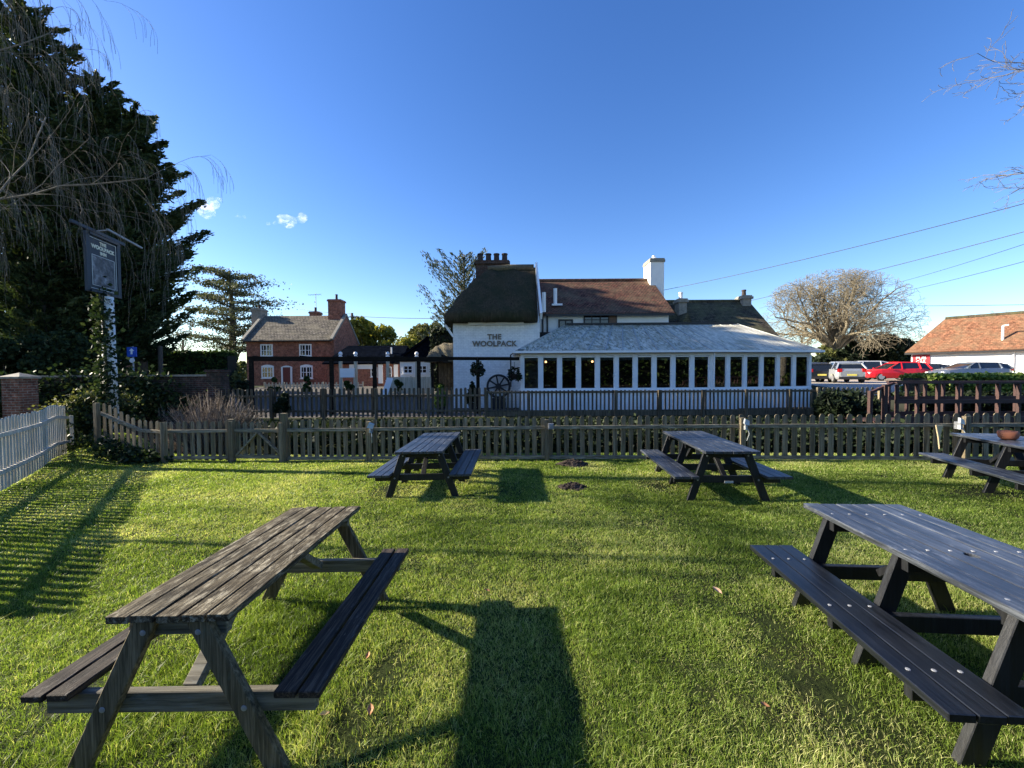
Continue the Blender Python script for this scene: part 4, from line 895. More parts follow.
# ------------------------------------------------------------------ fences on the lawn
def picket_fence(name, label, pts, hgt, mat, railmat, pitch=.172, pw=.095, posts=(), zfun=None, side=-1, group=None, rails=(.14, .62), post_h=None, postw=.09, round_top=True, rail_h=.07, cat='fence', split=None, bow=0, zoff=.03, kick=False):
    P = [Vector((x, y, 0)) for x, y in pts]; segs = [(P[i], P[i+1]) for i in range(len(P)-1)]; tot = sum((b-a).length for a, b in segs)
    zf = zfun or (lambda x, y: Gf(x, y)); mid = P[len(P)//2]; t_ = thing(name, label, cat, (mid.x, mid.y, zf(mid.x, mid.y)), group=group)
    def along(s):
        for a, b in segs:
            L = (b-a).length
            if s <= L: return a+(b-a)*(s/L), (b-a).normalized()
            s -= L
        return P[-1].copy(), (segs[-1][1]-segs[-1][0]).normalized()
    m = MB(); n = int(tot/pitch)
    for i in range(n):
        p, d = along((i+.5)*pitch+random.uniform(-.006, .006)); nr = Vector((d.y, -d.x, 0)); z = zf(p.x, p.y); th_ = .016; w2 = pw/2*random.uniform(.94, 1.06); hh = hgt*random.uniform(.985, 1.015); ln = random.gauss(0, .006); z0 = z+zoff+random.uniform(-.01, .01)
        def Q(u, zz): q = p+d*(u+ln*zz)-nr*th_/2; return (q.x, q.y, z+zz)
        if round_top: pts_ = [Q(-w2, z0-z), Q(w2, z0-z), Q(w2, hh-w2*.95), Q(w2*.75, hh-w2*.35), Q(w2*.35, hh-.004), Q(-w2*.35, hh-.004), Q(-w2*.75, hh-w2*.35), Q(-w2, hh-w2*.95)]
        else: pts_ = [Q(-w2, z0-z), Q(w2, z0-z), Q(w2, hh), Q(-w2, hh)]
        m.prism(pts_, nr*th_)
    m.build('picket_panel', mat, t_)
    ps = [0.0]+sorted(posts)+[tot] if posts is not None else []
    for r_ in rails:
        k = MB(); s = 0
        while s < tot-.01:
            e = min(s+1.2, tot); (a, d), (b, _) = along(s), along(e); nr = Vector((d.y, -d.x, 0))*(.035*(-side))
            k.beam(Vector((a.x, a.y, zf(a.x, a.y)+r_))+nr, Vector((b.x, b.y, zf(b.x, b.y)+r_))+nr, .045, rail_h); s = e
        k.build('rail', railmat, t_)
    if kick:
        k = MB(); a, d = along(0); b, _ = along(tot); k.beam((a.x, a.y-.05, zf(a.x, a.y)+.12), (b.x, b.y-.05, zf(b.x, b.y)+.12), .03, .16); k.build('kick_board', mat, t_)
    for s in ps:
        p, d = along(s); nr = Vector((d.y, -d.x, 0))*(.1*(-side)); q = p+nr; z = zf(p.x, p.y); k = MB(); ph = post_h or hgt
        k.beam((q.x, q.y, z-.2), (q.x, q.y, z+ph), postw, postw, d); k.build('post', mat, t_)
    return t_
FA = [(-10.0, 9.72), (-8.1, 9.37)]
picket_fence('picket_fence', 'grey wooden picket fence running up to the ivy at the left corner', FA, .95, M['fence'], M['fence_rail'], posts=(), rails=(.12, .70), group='picket fences round the lawn')
picket_fence('picket_fence', 'short grey picket fence length between the gate and the corner post', [(-8.1, 9.37), (-6.45, 9.26)], .95, M['fence'], M['fence_rail'], posts=(), rails=(.10, .72), group='picket fences round the lawn')
picket_fence('picket_fence', 'long grey wooden picket fence along the far edge of the lawn', [(-5.25, 9.18), (.76, 8.72), (4.76, 8.32), (13.5, 7.17)], .95, M['fence'], M['fence_rail'], posts=(2.05, 6.02, 10.05, 14.1, 17.2), rails=(.07, .72), post_h=.90, group='picket fences round the lawn')
gt = thing('wooden_gate', 'low grey wooden picket gate with crossed braces in the lawn fence', 'gate', (-5.85, 9.22, Gf(-5.85, 9.2)))
m = MB(); z = Gf(-5.85, 9.2)
for i in range(7):
    x = -6.36+i*.165; y = 9.24-.02*i*.5; w2 = .046; m.prism([(x-w2, y, z+.06), (x+w2, y, z+.06), (x+w2, y, z+.87), (x, y, z+.93), (x-w2, y, z+.87)], (0, .018, 0))
m.build('picket_panel', M['fence'], gt)
for zz in (.12, .72): m = MB(); m.beam((-6.42, 9.2, z+zz), (-5.3, 9.13, z+zz), .04, .08); m.build('rail', M['fence_rail'], gt)
for a, b in ((-6.36, -5.86), (-5.34, -5.84)):
    m = MB(); m.beam((a, 9.185, z+.16), (b, 9.16, z+.68), .035, .07, (0, 1, 0)); m.build('brace', M['fence_rail'], gt)
for x, y, h_ in ((-6.5, 9.22, .98), (-5.22, 9.12, 1.12)):
    m = MB(); m.box(x-.06, x+.06, y-.06, y+.06, z-.2, z+h_); tag(m.build('gate_post', M['fence']), 'thick wooden gate post on the %s of the picket gate' % ('left' if x < -6 else 'right'), 'post', 'gate posts')
picket_fence('white_fence', 'white painted picket fence leading towards the camera on the left', [(-11.75, 10.5), (-8.88, 6.87), (-6.2, 3.4)], 1.3, M['white_fence'], M['white_fence'], pitch=.165, pw=.105, posts=(), rails=(.36, 1.0), round_top=True, side=1, group=None, post_h=1.05, postw=.07)
# second fence at the far bank
z2 = lambda x, y: .20
picket_fence('picket_fence', 'dark picket fence on the far bank before the yard and pub wall', [(-10.6, 14.6), (-8.7, 14.55), (-.95, 14.4)], 1.08, M['dark_fence'], M['dark_fence'], pitch=.17, pw=.085, posts=(1.9, 3.8, 5.7, 7.6), rails=(.25, .8), zfun=z2, round_top=True)
picket_fence('terrace_fence', 'brown railing fence with narrow slats before the conservatory', [(-.95, 14.38), (10.9, 14.3)], .96, M['dark_fence'], M['dark_fence'], pitch=.145, pw=.06, posts=tuple(1.55*i for i in range(1, 8)), rails=(.22, .90), zfun=z2, round_top=False, kick=True, post_h=.96)
picket_fence('picket_fence', 'short grey picket fence between the conservatory and the footbridge', [(10.9, 14.3), (12.9, 14.1)], .92, M['fence'], M['fence'], pitch=.16, pw=.09, posts=(), rails=(.2, .7), zfun=lambda x, y: .30)
# solar floodlights, pennant
for px, py, lab in ((374, 427, 'white fence floodlight near the gate, left of the first black table'), (741, 427, 'white fence floodlight behind the right of centre table'), (946, 426, 'white fence floodlight near the right edge of the lawn')):
    x = (px-512)/F_PX*{374: 9.1, 741: 8.35, 946: 7.9}[px]; y = float(yf(x))-.17; z = Gf(x, y)+.78
    t_ = thing('floodlight', lab, 'floodlight', (x, y, z), group='floodlights on the lawn fence')
    m = MB(); m.box(x-.02, x+.02, y-.02, y+.1, z-.12, z+.02); m.build('bracket', M['steel'], t_)
    m = MB(); m.prism([(x-.07, y-.06, z+.0), (x+.05, y-.03, z-.03), (x+.07, y-.0, z+.06), (x-.03, y-.03, z+.10)], (0, .05, .01)); m.build('lamp_head', M['plastic_white'], t_)
    m = MB(); m.box(x-.03, x+.01, y-.03, y+.03, z-.12, z-.04); m.tube([(x+.02, y-.02, z-.1), (x+.04, y-.05, z-.2), (x+.02, y, z-.35)], .008, 5); m.build('junction_box', M['plastic_white'], t_)
jb = thing('junction_box', 'small grey cable box on the lawn fence post behind the lawn middle', 'box', (.82, 8.55, .7))
m = MB(); m.box(.77, .88, 8.5, 8.56, .60, .72); m.box(.79, .86, 8.485, 8.5, .63, .70); m.build('casing', M['steel'], jb)
pn = MB(); x = 8.25; y = float(yf(x))-.12; z = Gf(x, y)
pn.prism([(x-.07, y, z+.74), (x+.07, y, z+.74), (x+.03, y, z+.55), (x+.01, y, z+.27), (x-.02, y, z+.5)], (0, -.025, 0)); tag(pn.build('wooden_wedge', M['cream_wood'], bevel=.004), 'pale pointed wedge of wood hanging on the fence near the right edge', 'wood offcut')
# molehills
def molehill(x, y, r, h_, lab):
    V = []; n = 30; rg = 9
    m = MB(); z = Gf(x, y); pts = []
    for j in range(rg+1):
        f = j/rg
        for k in range(n):
            a = 2*math.pi*k/n; rr = r*f*(1+.18*math.sin(3*a+x*5)+.1*math.sin(7*a)); hz = h_*(1-f**1.5)+random.uniform(-.012, .016)*(f < .98); pts.append((x+rr*math.cos(a)*1.35, y+rr*math.sin(a), z+hz-.012))
    fs = [(i*n+k, i*n+(k+1) % n, (i+1)*n+(k+1) % n, (i+1)*n+k) for i in range(rg) for k in range(n)]; m.poly(pts, [f[::-1] for f in fs])
    for k in range(90):
        a = random.uniform(0, 6.28); rr = r*random.random()**.5*1.15; s_ = random.uniform(.008, .026); hz = h_*(1-min(1, rr/r)**1.5); cx, cy = x+rr*math.cos(a)*1.35, y+rr*math.sin(a)
        m.lathe([(s_*.6, -s_*.5), (s_, 0), (s_*.5, s_*.6)], (cx, cy, z+hz), 5)
    return tag(m.build('molehill', M['soil']), lab, 'molehill', 'molehills on the lawn')
molehill(1.25, 8.2, .24, .11, 'dark molehill close to the fence, the farther of two')
molehill(.98, 6.5, .17, .085, 'dark molehill on the open lawn, the nearer of two')
# fallen leaves
def leaf(x, y, s, rz, lab, mat):
    z = Gf(x, y)+.028; m = MB(); pts = []; L = [(0, -.5), (.22, -.25), (.3, .0), (.2, .28), (0, .5), (-.2, .28), (-.3, 0), (-.22, -.25)]
    c, q = math.cos(rz), math.sin(rz)
    top = [((u*c-v*q)*s+x, (u*q+v*c)*s+y, z+.35*s*abs(u)+.25*s*(v+.5)**2) for u, v in L]+[(x, y, z)]
    m.poly(top+[(a, b, cc-.0015) for a, b, cc in top], [(i, (i+1) % 8, 8) for i in range(8)]+[((i+1) % 8+9, i+9, 17) for i in range(8)])
    return tag(m.build('fallen_leaf', mat), lab, 'leaf', 'fallen leaves on the grass')
leaf(1.68, 3.24, .085, .5, 'curled pale brown leaf on the open grass left of the right foreground table', M['pale_leaf'])
leaf(-.22, 3.32, .05, 1.4, 'small orange leaf on the grass in the middle of the lawn', M['dead_leaf'])
leaf(-1.02, 2.1, .055, 2.2, 'brown leaf beside the right seat of the brown table', M['pale_leaf'])
leaf(-.78, 2.12, .06, .3, 'dry leaf in the grass right of the brown table seat', M['dead_leaf'])
for k_, (lx, ly, lz) in enumerate(((-.95, 2.55, 'near the far end of the brown table seat'), (1.35, 2.1, 'left of the black foreground bench'), (4.1, 5.6, 'between the two right hand black tables'), (-3.3, 4.6, 'on the left lawn beyond the brown table'))): leaf(lx, ly, .05, k_*1.3, 'tiny brown leaf in the grass '+lz, M['dead_leaf'])
# ------------------------------------------------------------------ footbridge rails right
fb = thing('footbridge', 'dark red brown timber footbridge with slatted railings at the right', 'footbridge', (14, 11.6, .6))
for y, x0, nm in ((11.0, 10.55, 'f'), (12.35, 11.6, 'b')):
    m = MB(); m.beam((x0, y, 1.46), (20, y, 1.44), .10, .05); m.build('handrail', M['redwood'], fb)
    m = MB(); m.beam((x0, y-.02, .95), (20, y-.02, .93), .05, .11); m.build('rail', M['redwood'], fb)
    m = MB(); m.beam((x0, y-.02, .45), (20, y-.02, .43), .06, .16); m.build('rail', M['redwood'], fb)
    k = 0; x = x0+.05
    while x < 19:
        m = MB(); m.box(x-.03, x+.03, y-.035, y+.035, -.25, 1.425); m.build('post', M['redwood'], fb); x += .56
m = MB()
for k in range(60): x = 10.3+k*.16; m.box(x, x+.145, 10.9, 12.45, .32, .37)
m.build('deck', M['redwood'], fb)
m = MB(); m.beam((10.5, 11.0, 1.46), (9.9, 11.05, 1.2), .08, .06); m.box(9.85, 9.93, 10.98, 11.07, -.2, 1.25); m.box(10.22, 10.31, 10.95, 11.05, -.2, 1.42); m.build('end_rail', M['redwood'], fb)
hedge_box('low_hedge', 'low dark planting under the footbridge railings', (12.9, 13.3), (26, 12.7), .9, -.3, .98, M['dark_bush'], 12000, .10)
hedge_box('clipped_hedge', 'sunlit glossy clipped hedge behind the footbridge railings', (15.7, 15.6), (27, 14.2), 1.3, .3, 1.56, M['laurel'], 26000, .095)
bush('shrub', 'dark spiky shrub between the conservatory and the footbridge', (10.9, 12.9, Gf(10.9, 12.9)), 1.25, .7, 1.15, M['dark_bush'], 6500, .09, 14, elong=3.2)
# ------------------------------------------------------------------ garden wall, pillar
gw = thing('garden_wall', 'long dark old brick garden wall with stone coping on the left', 'wall', (-16, 14.6, .1))
m = MB(); m.box(-36, -11.0, 14.5, 14.75, -.5, 1.74); m.build('brickwork', M['dark_brick'], gw)
m = MB(); m.box(-36, -11.0, 14.44, 14.81, 1.74, 1.81); m.build('coping', M['stone'], gw)
m = MB(); m.box(-11.0, -10.5, 14.4, 14.85, -.5, 1.9); m.box(-11.05, -10.45, 14.35, 14.9, 1.9, 1.98); m.build('end_pier', M['dark_brick'], gw)
bp = thing('brick_pillar', 'square brick gate pillar with pyramid cap at the left edge', 'pillar', (-14.75, 12, .0))
m = MB(); m.box(-14.95, -14.40, 11.7, 12.15, -.4, 1.72); m.build('brickwork', M['pillar_brick'], bp)
m = MB(); m.box(-15.0, -14.35, 11.65, 12.2, 1.72, 1.78); m.poly([(-15.0, 11.65, 1.78), (-14.35, 11.65, 1.78), (-14.35, 12.2, 1.78), (-15.0, 12.2, 1.78), (-14.675, 11.92, 1.90)], [(0,1,4), (1,2,4), (2,3,4), (3,0,4)]); m.build('cap', M['stone'], bp)
# ------------------------------------------------------------------ pub sign
sg = thing('pub_sign', 'navy hanging pub sign on an ivy covered white post', 'pub sign', (-11.0, 11.0, Gf(-11, 11)))
m = MB(); m.tube([(-11.05, 11.0, -.4), (-11.05, 11.0, 3.95)], [.17, .13], 12); m.build('post', M['whitewash'], sg, smooth=True)
a = Vector((-10.93, 10.42, 4.05)); b = Vector((-11.16, 11.42, 4.05)); d = (b-a).normalized(); nr = Vector((d.y, -d.x, 0))
if nr.x < 0: nr = -nr
Lw = (b-a).length; Hh = 1.42
def SP(u, v, o=0): q = a+d*u+nr*o; return (q.x, q.y, a.z+v)
m = MB(); m.prism([SP(0, 0), SP(Lw, 0), SP(Lw, Hh), SP(0, Hh)], -nr*.06); bd_ = m.build('sign_board', M['sign_navy'], sg)
m = MB()
for p, q in ((SP(0, -.03), SP(Lw, -.03)), (SP(0, Hh+.03), SP(Lw, Hh+.03)), (SP(-.03, -.06), SP(-.03, Hh+.06)), (SP(Lw+.03, -.06), SP(Lw+.03, Hh+.06))): m.beam(p, q, .12, .06 if p[2] == q[2] else .06, tuple(nr) if p[2] != q[2] else (0, 0, 1))
m.build('frame', M['sign_navy'], sg)
M['sign_line'] = simple('pale_line', (.65,.7,.72), .5)
m = MB()
for (u0, v0, u1, v1) in ((.05, .05, Lw-.05, .05), (.05, Hh-.05, Lw-.05, Hh-.05), (.05, .05, .05, Hh-.05), (Lw-.05, .05, Lw-.05, Hh-.05), (.12, .14, Lw-.12, .14), (.12, .93, Lw-.12, .93), (.12, .14, .12, .93), (Lw-.12, .14, Lw-.12, .93)):
    m.beam(SP(u0, v0, .004), SP(u1, v1, .004), .012, .014, tuple(nr))
m.build('border_line', M['sign_line'], sg)
t = NT('sign_picture'); n = t.noise(t.coord((3,3,3)), 1.3, 6, .7); t.l(t.ramp(n, [(.38, (.02,.025,.035)), (.52, (.10,.105,.12)), (.66, (.28,.30,.33))]), t.b.inputs['Base Color']); M['picture'] = t.m
m = MB(); m.prism([SP(.14, .16, .001), SP(Lw-.14, .16, .001), SP(Lw-.14, .91, .001), SP(.14, .91, .001)], nr*.004); m.build('picture', M['picture'], sg)
def SM(u, v): 
    # seen from the +nr side: the reader's right is the far end (+d) when d x up points to nr
    x = d; M4 = Matrix.Identity(4); y = Vector((0, 0, 1)); zz = x.cross(y)
    if zz.dot(nr) < 0: x = -d
    p = SP(u, v, .004)
    for i in range(3): M4[i][0] = x[i]; M4[i][1] = y[i]; M4[i][2] = nr[i]; M4[i][3] = p[i]
    return M4
text_part('lettering', 'THE', .115, SM(Lw/2, 1.24), M['cream_letter'], sg, .006, .006, 1.1)
text_part('lettering', 'WOOLPACK', .135, SM(Lw/2, 1.11), M['cream_letter'], sg, .006, .006, 1.05)
text_part('lettering', 'INN', .115, SM(Lw/2, .985), M['cream_letter'], sg, .006, .006, 1.1)
m = MB(); m.beam(SP(-.45, Hh+.16, -.03), SP(Lw+.35, Hh+.13, -.03), .06, .08); m.build('bracket', M['sign_navy'], sg)
m = MB(); m.beam(SP(.3, Hh+.22, .25), SP(Lw+.5, Hh+.10, .32), .05, .05); m.beam(SP(.3, Hh+.16, 0), SP(.35, Hh+.22, .27), .03, .03); m.build('lamp_bar', M['steel'], sg)
m = MB(); m.beam(SP(Lw/2, -.45, -.03), SP(Lw/2, 0, -.03), .12, .12); m.build('neck', M['sign_navy'], sg)
# ivy on post and corner
def ivy_wrap(name, lab, pts, rad, n, size, mat='ivy', cat='ivy'):
    t_ = thing(name, lab, cat, (pts[0][0], pts[0][1], Gf(pts[0][0], pts[0][1]))); P = np.array(pts); k = RNG.integers(0, len(P)-1, n); f = RNG.random(n)[:, None]
    C = P[k]*(1-f)+P[k+1]*f+RNG.normal(size=(n, 3))*np.array(rad); leaves('foliage', C, size*RNG.uniform(.6, 1.4, n), M[mat], t_, 1.2)
    segmesh('stems', [(Vector(P[i]), Vector(P[i+1]), .03, .025, 0) for i in range(len(P)-1)], M['bark'], t_, 5); return t_
ivy_wrap('ivy', 'dark ivy wrapped round the pub sign post', [(-11.0, 10.9, 0.0), (-11.1, 10.9, .5), (-10.98, 10.85, 1.7), (-11.05, 10.85, 3.9)], (.13, .13, .2), 2600, .085)
ivy_wrap('ivy', 'thick dark ivy heap over the lawn fence corner', [(-11.75, 10.95, .0), (-11.6, 10.95, .5), (-11.7, 11.1, 1.05), (-11.3, 11.5, .8)], (.22, .2, .2), 5000, .08)
ivy_wrap('ivy', 'dark ivy sprawling over the garden wall left of the sign', [(-22, 14.3, 1.2), (-18, 14.35, .9), (-14, 14.35, 1.3), (-12.5, 14.3, .7)], (.7, .12, .4), 7000, .11)
ivy_wrap('bramble', 'dry pale bramble over the white fence end', [(-12.6, 10.8, .8), (-11.9, 10.9, 1.1), (-11.3, 11.0, 1.25), (-10.7, 11.2, 1.1)], (.2, .2, .10), 900, .06, 'olive_bush', 'bramble')
ivy_wrap('ivy', 'low ivy along the foot of the left lawn fence', [(-11.3, 10.5, -.15), (-10.3, 9.85, .2), (-9.2, 9.4, -.05), (-8.3, 9.25, -.2)], (.18, .12, .09), 4200, .07)
def stems_bush(name, lab, x, y, h_, r, n, mat='dry_twig'):
    t_ = thing(name, lab, 'shrub', (x, y, Gf(x, y))); segs = []; z = Gf(x, y)
    for i in range(n):
        a = random.uniform(0, 6.28); q = random.random()**.6; p = Vector((x+.25*q*math.cos(a), y+.25*q*math.sin(a), z)); e = Vector((x+r*q*math.cos(a), y+r*.5*q*math.sin(a), z+h_*random.uniform(.55, 1.0)*(1-.35*q)))
        mid = (p+e)/2+Vector((random.gauss(0, .05), random.gauss(0, .05), .12)); segs += [(p, mid, .012, .008, 0), (mid, e, .008, .003, 1)]
        for k in range(3):
            s_ = mid+(e-mid)*random.random(); segs.append((s_, s_+Vector((random.gauss(0, .09), random.gauss(0, .07), random.uniform(.05, .25))), .005, .002, 1))
    segmesh('stems', segs, M[mat], t_, 3); return t_
stems_bush('bare_shrub', 'leafless grey shrub behind the lawn fence left of the gate', -8.3, 11.1, 2.25, 1.5, 620)
stems_bush('bare_shrub', 'smaller leafless twigs between the sign post and the grey shrub', -9.9, 11.9, 1.7, 1.0, 240)
ivy_wrap('bank_plants', 'dark leafy plants along the stream bank before the dark fence', [(-9, 13.5, .05), (-5, 13.4, .1), (0, 13.2, .1), (5, 12.9, .1), (10, 12.6, .1)], (.6, .30, .07), 12000, .09, 'dark_bush', 'plants')
ivy_wrap('bank_plants', 'low dark undergrowth added on the stream side slope to stand for its shade', [(-9, 12.2, -.1), (-4, 12.0, .0), (2, 11.6, .0), (8, 11.0, .05), (13, 10.6, .05)], (.7, .4, .16), 16000, .09, 'dark_bush', 'plants')  # dark plants added over the sunlit slope, in place of the stream's shade
bush('shrub', 'tall dark climber on the dark fence left of the pub yard', (-8.35, 14.35, .2), .45, .35, 1.2, M['dark_bush'], 1800, .08, 6)
# ------------------------------------------------------------------ road sign, poles, wires
rsn = thing('road_sign', 'small square blue road sign on a post beyond the garden wall', 'road sign', (-20.5, 21.6, .3))
p = at(132, 352, 21.5)
m = MB(); m.tube([(p.x, p.y+.05, .1), (p.x, p.y+.05, p.z+.3)], .04, 8); m.build('post', M['steel'], rsn)
m = MB(); m.box(p.x-.26, p.x+.26, p.y-.02, p.y+.01, p.z-.26, p.z+.26); m.build('sign_plate', M['sign_blue'], rsn)
m = MB(); m.box(p.x-.05, p.x+.05, p.y-.032, p.y-.022, p.z-.12, p.z+.12); m.poly([(p.x-.14, p.y-.03, p.z+.06), (p.x+.14, p.y-.03, p.z+.06), (p.x, p.y-.03, p.z+.2), (p.x-.14, p.y-.022, p.z+.06), (p.x+.14, p.y-.022, p.z+.06), (p.x, p.y-.022, p.z+.2)], [(0,1,2), (5,4,3), (0,3,4,1), (1,4,5,2), (2,5,3,0)]); m.build('symbol', M['white'], rsn)
m = MB(); m.lathe([(.13, -.01), (.13, .02)], (p.x, p.y-.02, p.z-.45), 14, 'y'); m.build('round_plate', M['white'], rsn)
hb = thing('hanging_sign', 'small pale oval board fixed on the garden wall below the road sign', 'sign', (-13.8, 14.35, 1.4))
m = MB(); m.prism([(-13.78+.42*math.cos(a), 14.43, 1.48+.12*math.sin(a)+.04*math.cos(2*a)) for a in np.linspace(0, 2*math.pi, 20, endpoint=False)], (0, -.03, 0)); m.build('panel', M['cream_wood2'] if 'cream_wood2' in M else M['cream_post'], hb)
def upole(x, y, h_, r, lab, arms=True, base=None):
    z = Gf(x, y) if base is None else base; t_ = thing('utility_pole', lab, 'utility pole', (x, y, z), group='utility poles')
    m = MB(); m.tube([(x, y, z-.3), (x, y, z+h_)], [r, r*.75], 10); m.build('pole', M['pole'], t_, smooth=True)
    if arms:
        m = MB(); m.beam((x-.7, y, z+h_-.5), (x+.7, y, z+h_-.5), .1, .1); m.build('crossarm', M['pole'], t_)
        for u in (-.6, -.25, .25, .6): m = MB(); m.lathe([(.04, 0), (.06, .05), (.05, .12), (.03, .15)], (x+u, y, z+h_-.45), 8); m.build('insulator', M['white'], t_)
    return Vector((x, y, z+h_-.3))
q1 = at(352, 313, 50); upole(q1.x, q1.y, q1.z-.6, .2, 'wooden utility pole standing behind the low outbuilding', base=.6)
q0 = at(160, 346, 26); upole(q0.x, q0.y, q0.z-.35, .16, 'short thick wooden pole before the clipped hedge on the left', False, base=.35)
q2 = Vector((24, 13, 10.5)); upole(24, 13, 9.6, .17, 'utility pole outside the right edge of the picture', base=.9)
def cable(a, b, sag, lab, r=.022):
    a = Vector(a); b = Vector(b); m = MB(); n = 24; m.tube([a+(b-a)*(i/n)-Vector((0, 0, 4*sag*(i/n)*(1-i/n))) for i in range(n+1)], r, 5)
    return tag(m.build('overhead_cable', M['wire']), lab, 'cable', 'overhead cables')
def two(p1, d1, p2, d2, sag, lab, r=.02): cable(at(*p1, d1), at(*p2, d2), sag, lab, r)
two((664, 290), 24, (1060, 194), 12.5, .15, 'highest overhead cable, rising right from the white chimney', .013)
two((740, 303), 27, (1090, 214), 14, .1, 'second cable from the top at the right of the sky', .014)
two((888, 285), 60, (1100, 219), 22, .2, 'third cable from the top at the right of the sky', .02)
two((880, 296), 60, (1100, 241), 22, .2, 'fourth cable from the top at the right of the sky', .02)
two((880, 306), 60, (1100, 303), 50, .1, 'lowest nearly level cable above the barn', .03)
two((352, 316), 50, (470, 318), 42, .15, 'cable from the pole behind the outbuilding to the pub', .03)
two((300, 309), 60, (352, 314), 50, .1, 'cable from the red house side to the utility pole', .03)
# ------------------------------------------------------------------ trees and bushes
conifer('conifer_tree', 'tallest dark conifer at the far left edge', (-26.0, 22, .4), 22.6, 4.6, M['conifer'], 250, 560, .11, up=.35, base=.03, el=2.8, shape=.5)
conifer('conifer_tree', 'dark conifer behind the pub sign, second from the left', (-24.6, 24.2, .4), 20.4, 4.2, M['conifer'], 230, 520, .11, up=.3, base=.05, el=2.8, shape=.5)
conifer('conifer_tree', 'dark conifer with upswept tips, rightmost of the dark group', (-24.7, 26.5, .4), 19.8, 3.6, M['conifer'], 230, 520, .11, up=.3, base=.12, shape=.42, el=2.8)
conifer('conifer_tree', 'dark conifer at the back of the left group', (-34, 28, .4), 18, 4.5, M['conifer'], 140, 300, .15, up=.3, base=.05, el=2.6)
bush('evergreen_bush', 'broad dark evergreen under the conifers at the far left', (-24.5, 19.5, .3), 4.2, 1.6, 4.4, M['conifer'], 26000, .12, 22)
conifer('blue_conifer', 'loose grey green conifer behind the thatched roof', (-3.9, 33, .5), 11.6, 4.8, M['spruce'], 72, 260, .08, up=.75, base=.1, sw=.3, shape=.55, el=3.6)
conifer('blue_conifer', 'slim grey green conifer left of the thatched roof', (-6.0, 36, .5), 8.6, 2.8, M['spruce'], 50, 120, .07, up=.6, base=.1, sw=.3, el=3.6)
# cedar: flat tiers
def cedar(lab, loc, H, rad):
    t_ = thing('cedar_tree', lab, 'tree', loc); L0 = np.array(loc); m = MB(); m.tube([loc, (loc[0]+.3, loc[1], loc[2]+H*.55), (loc[0], loc[1], loc[2]+H*.97)], [.5, .35, .08], 8); m.build('trunk', M['bark'], t_, smooth=True); C = []; Sg = []
    for k in range(26):
        z = L0[2]+H*(.3+.68*k/26); az = k*2.4; R_ = rad*(1.05-.55*(k/26)**2)*random.uniform(.6, 1.0); e = L0+np.array([math.cos(az)*R_, math.sin(az)*R_, z-L0[2]+.4]); s0 = np.array([L0[0], L0[1], z-.4]); Sg.append((Vector(s0), Vector(e), .12, .03, 1)); n = 620
        tt = RNG.random(n)**.6; P = s0+(e-s0)*tt[:, None]+RNG.normal(size=(n, 3))*np.array([R_*.22, R_*.22, .13])*(.4+tt[:, None]); C.append(P)
    leaves('crown', np.concatenate(C), .17, M['cedar'], t_, 1.5); segmesh('limbs', Sg, M['bark'], t_, 5)
cedar('spreading cedar with flat tiers between the conifers and the red house', (-35.0, 50, .5), 14.6, 6.2)
OAK = dict(n=[6, 5, 4], wob=[.17, .2, .22, .24], up=[.0, .0, .0, .0], tap=[.75, .8, .8, .8], start=[.05, .05, .05], kids=[1, 1, 1], ang=[.8, .75, .7], len=[.62, .6, .6], rr=[.6, .6, .6], rmin=.012)
random.seed(21); oak_p = at(832, 352, 44); ox, oy, oz = oak_p.x+.3, oak_p.y, .95
oak = thing('oak_tree', 'big leafless oak with a wide rounded crown behind the conservatory end', 'tree', (ox, oy, oz)); TR = []; LM = []; TW = []
p = Vector((ox, oy, oz-.2)); r = .75
for k in range(5):
    q = p+Vector((random.gauss(0, .08), random.gauss(0, .08), .85)); TR.append((p, q, r, r*.93, 0)); p, r = q, r*.93
top = p; CRX, CRZ, CC = 8.0, 6.3, Vector((ox-.3, oy, oz+5.2))
for k in range(24):
    az = k*2.39996; elv = R(-6+88*((k+.5)/24)**.9); tgt = CC+Vector((math.cos(az)*math.cos(elv)*CRX, math.sin(az)*math.cos(elv)*CRX*.8, math.sin(elv)*CRZ))*random.uniform(.8, 1.0)
    a_ = top-Vector((0, 0, random.uniform(0, 1.6))); rr_ = random.uniform(.2, .36); d_ = (tgt-a_); L_ = d_.length; d_ = (d_.normalized()+Vector((0, 0, .35))).normalized(); st_ = L_/14; q = a_
    for i_ in range(14):
        d_ = (d_*1.0+(tgt-q).normalized()*.35+Vector((random.gauss(0, .2), random.gauss(0, .2), random.gauss(0, .16)))).normalized(); e_ = q+d_*st_; r2 = max(.03, rr_*.88); LM.append((q, e_, rr_, r2, 1)); q, rr_ = e_, r2
        if i_ > 2:
            for z_ in range(1 if i_ < 9 else 2):
                grow(TW, q, rdir(d_, random.uniform(.5, 1.1), random.uniform(0, 6.28)), random.uniform(1.6, 3.0), rr_*.5, 0, OAK)
def inside(v): u = v-CC; return (u.x/CRX)**2+(u.y/(CRX*.85))**2+(u.z/CRZ)**2 < 1.12
TW = [t_ for t_ in TW if inside(t_[1])]
segmesh('trunk', TR, M['oak_bark'], oak, 10); segmesh('limbs', LM, M['oak_bark'], oak, 6); segmesh('crown', TW, M['oak_bark'], oak, 3); print('oak', len(TW))
bush('ivy_mass', 'olive coloured leafy growth round the foot of the oak', (oak_p.x-.6, oak_p.y-1, .95), 3.4, 1.6, 5.2, M['olive_bush'], 6500, .2, 12)
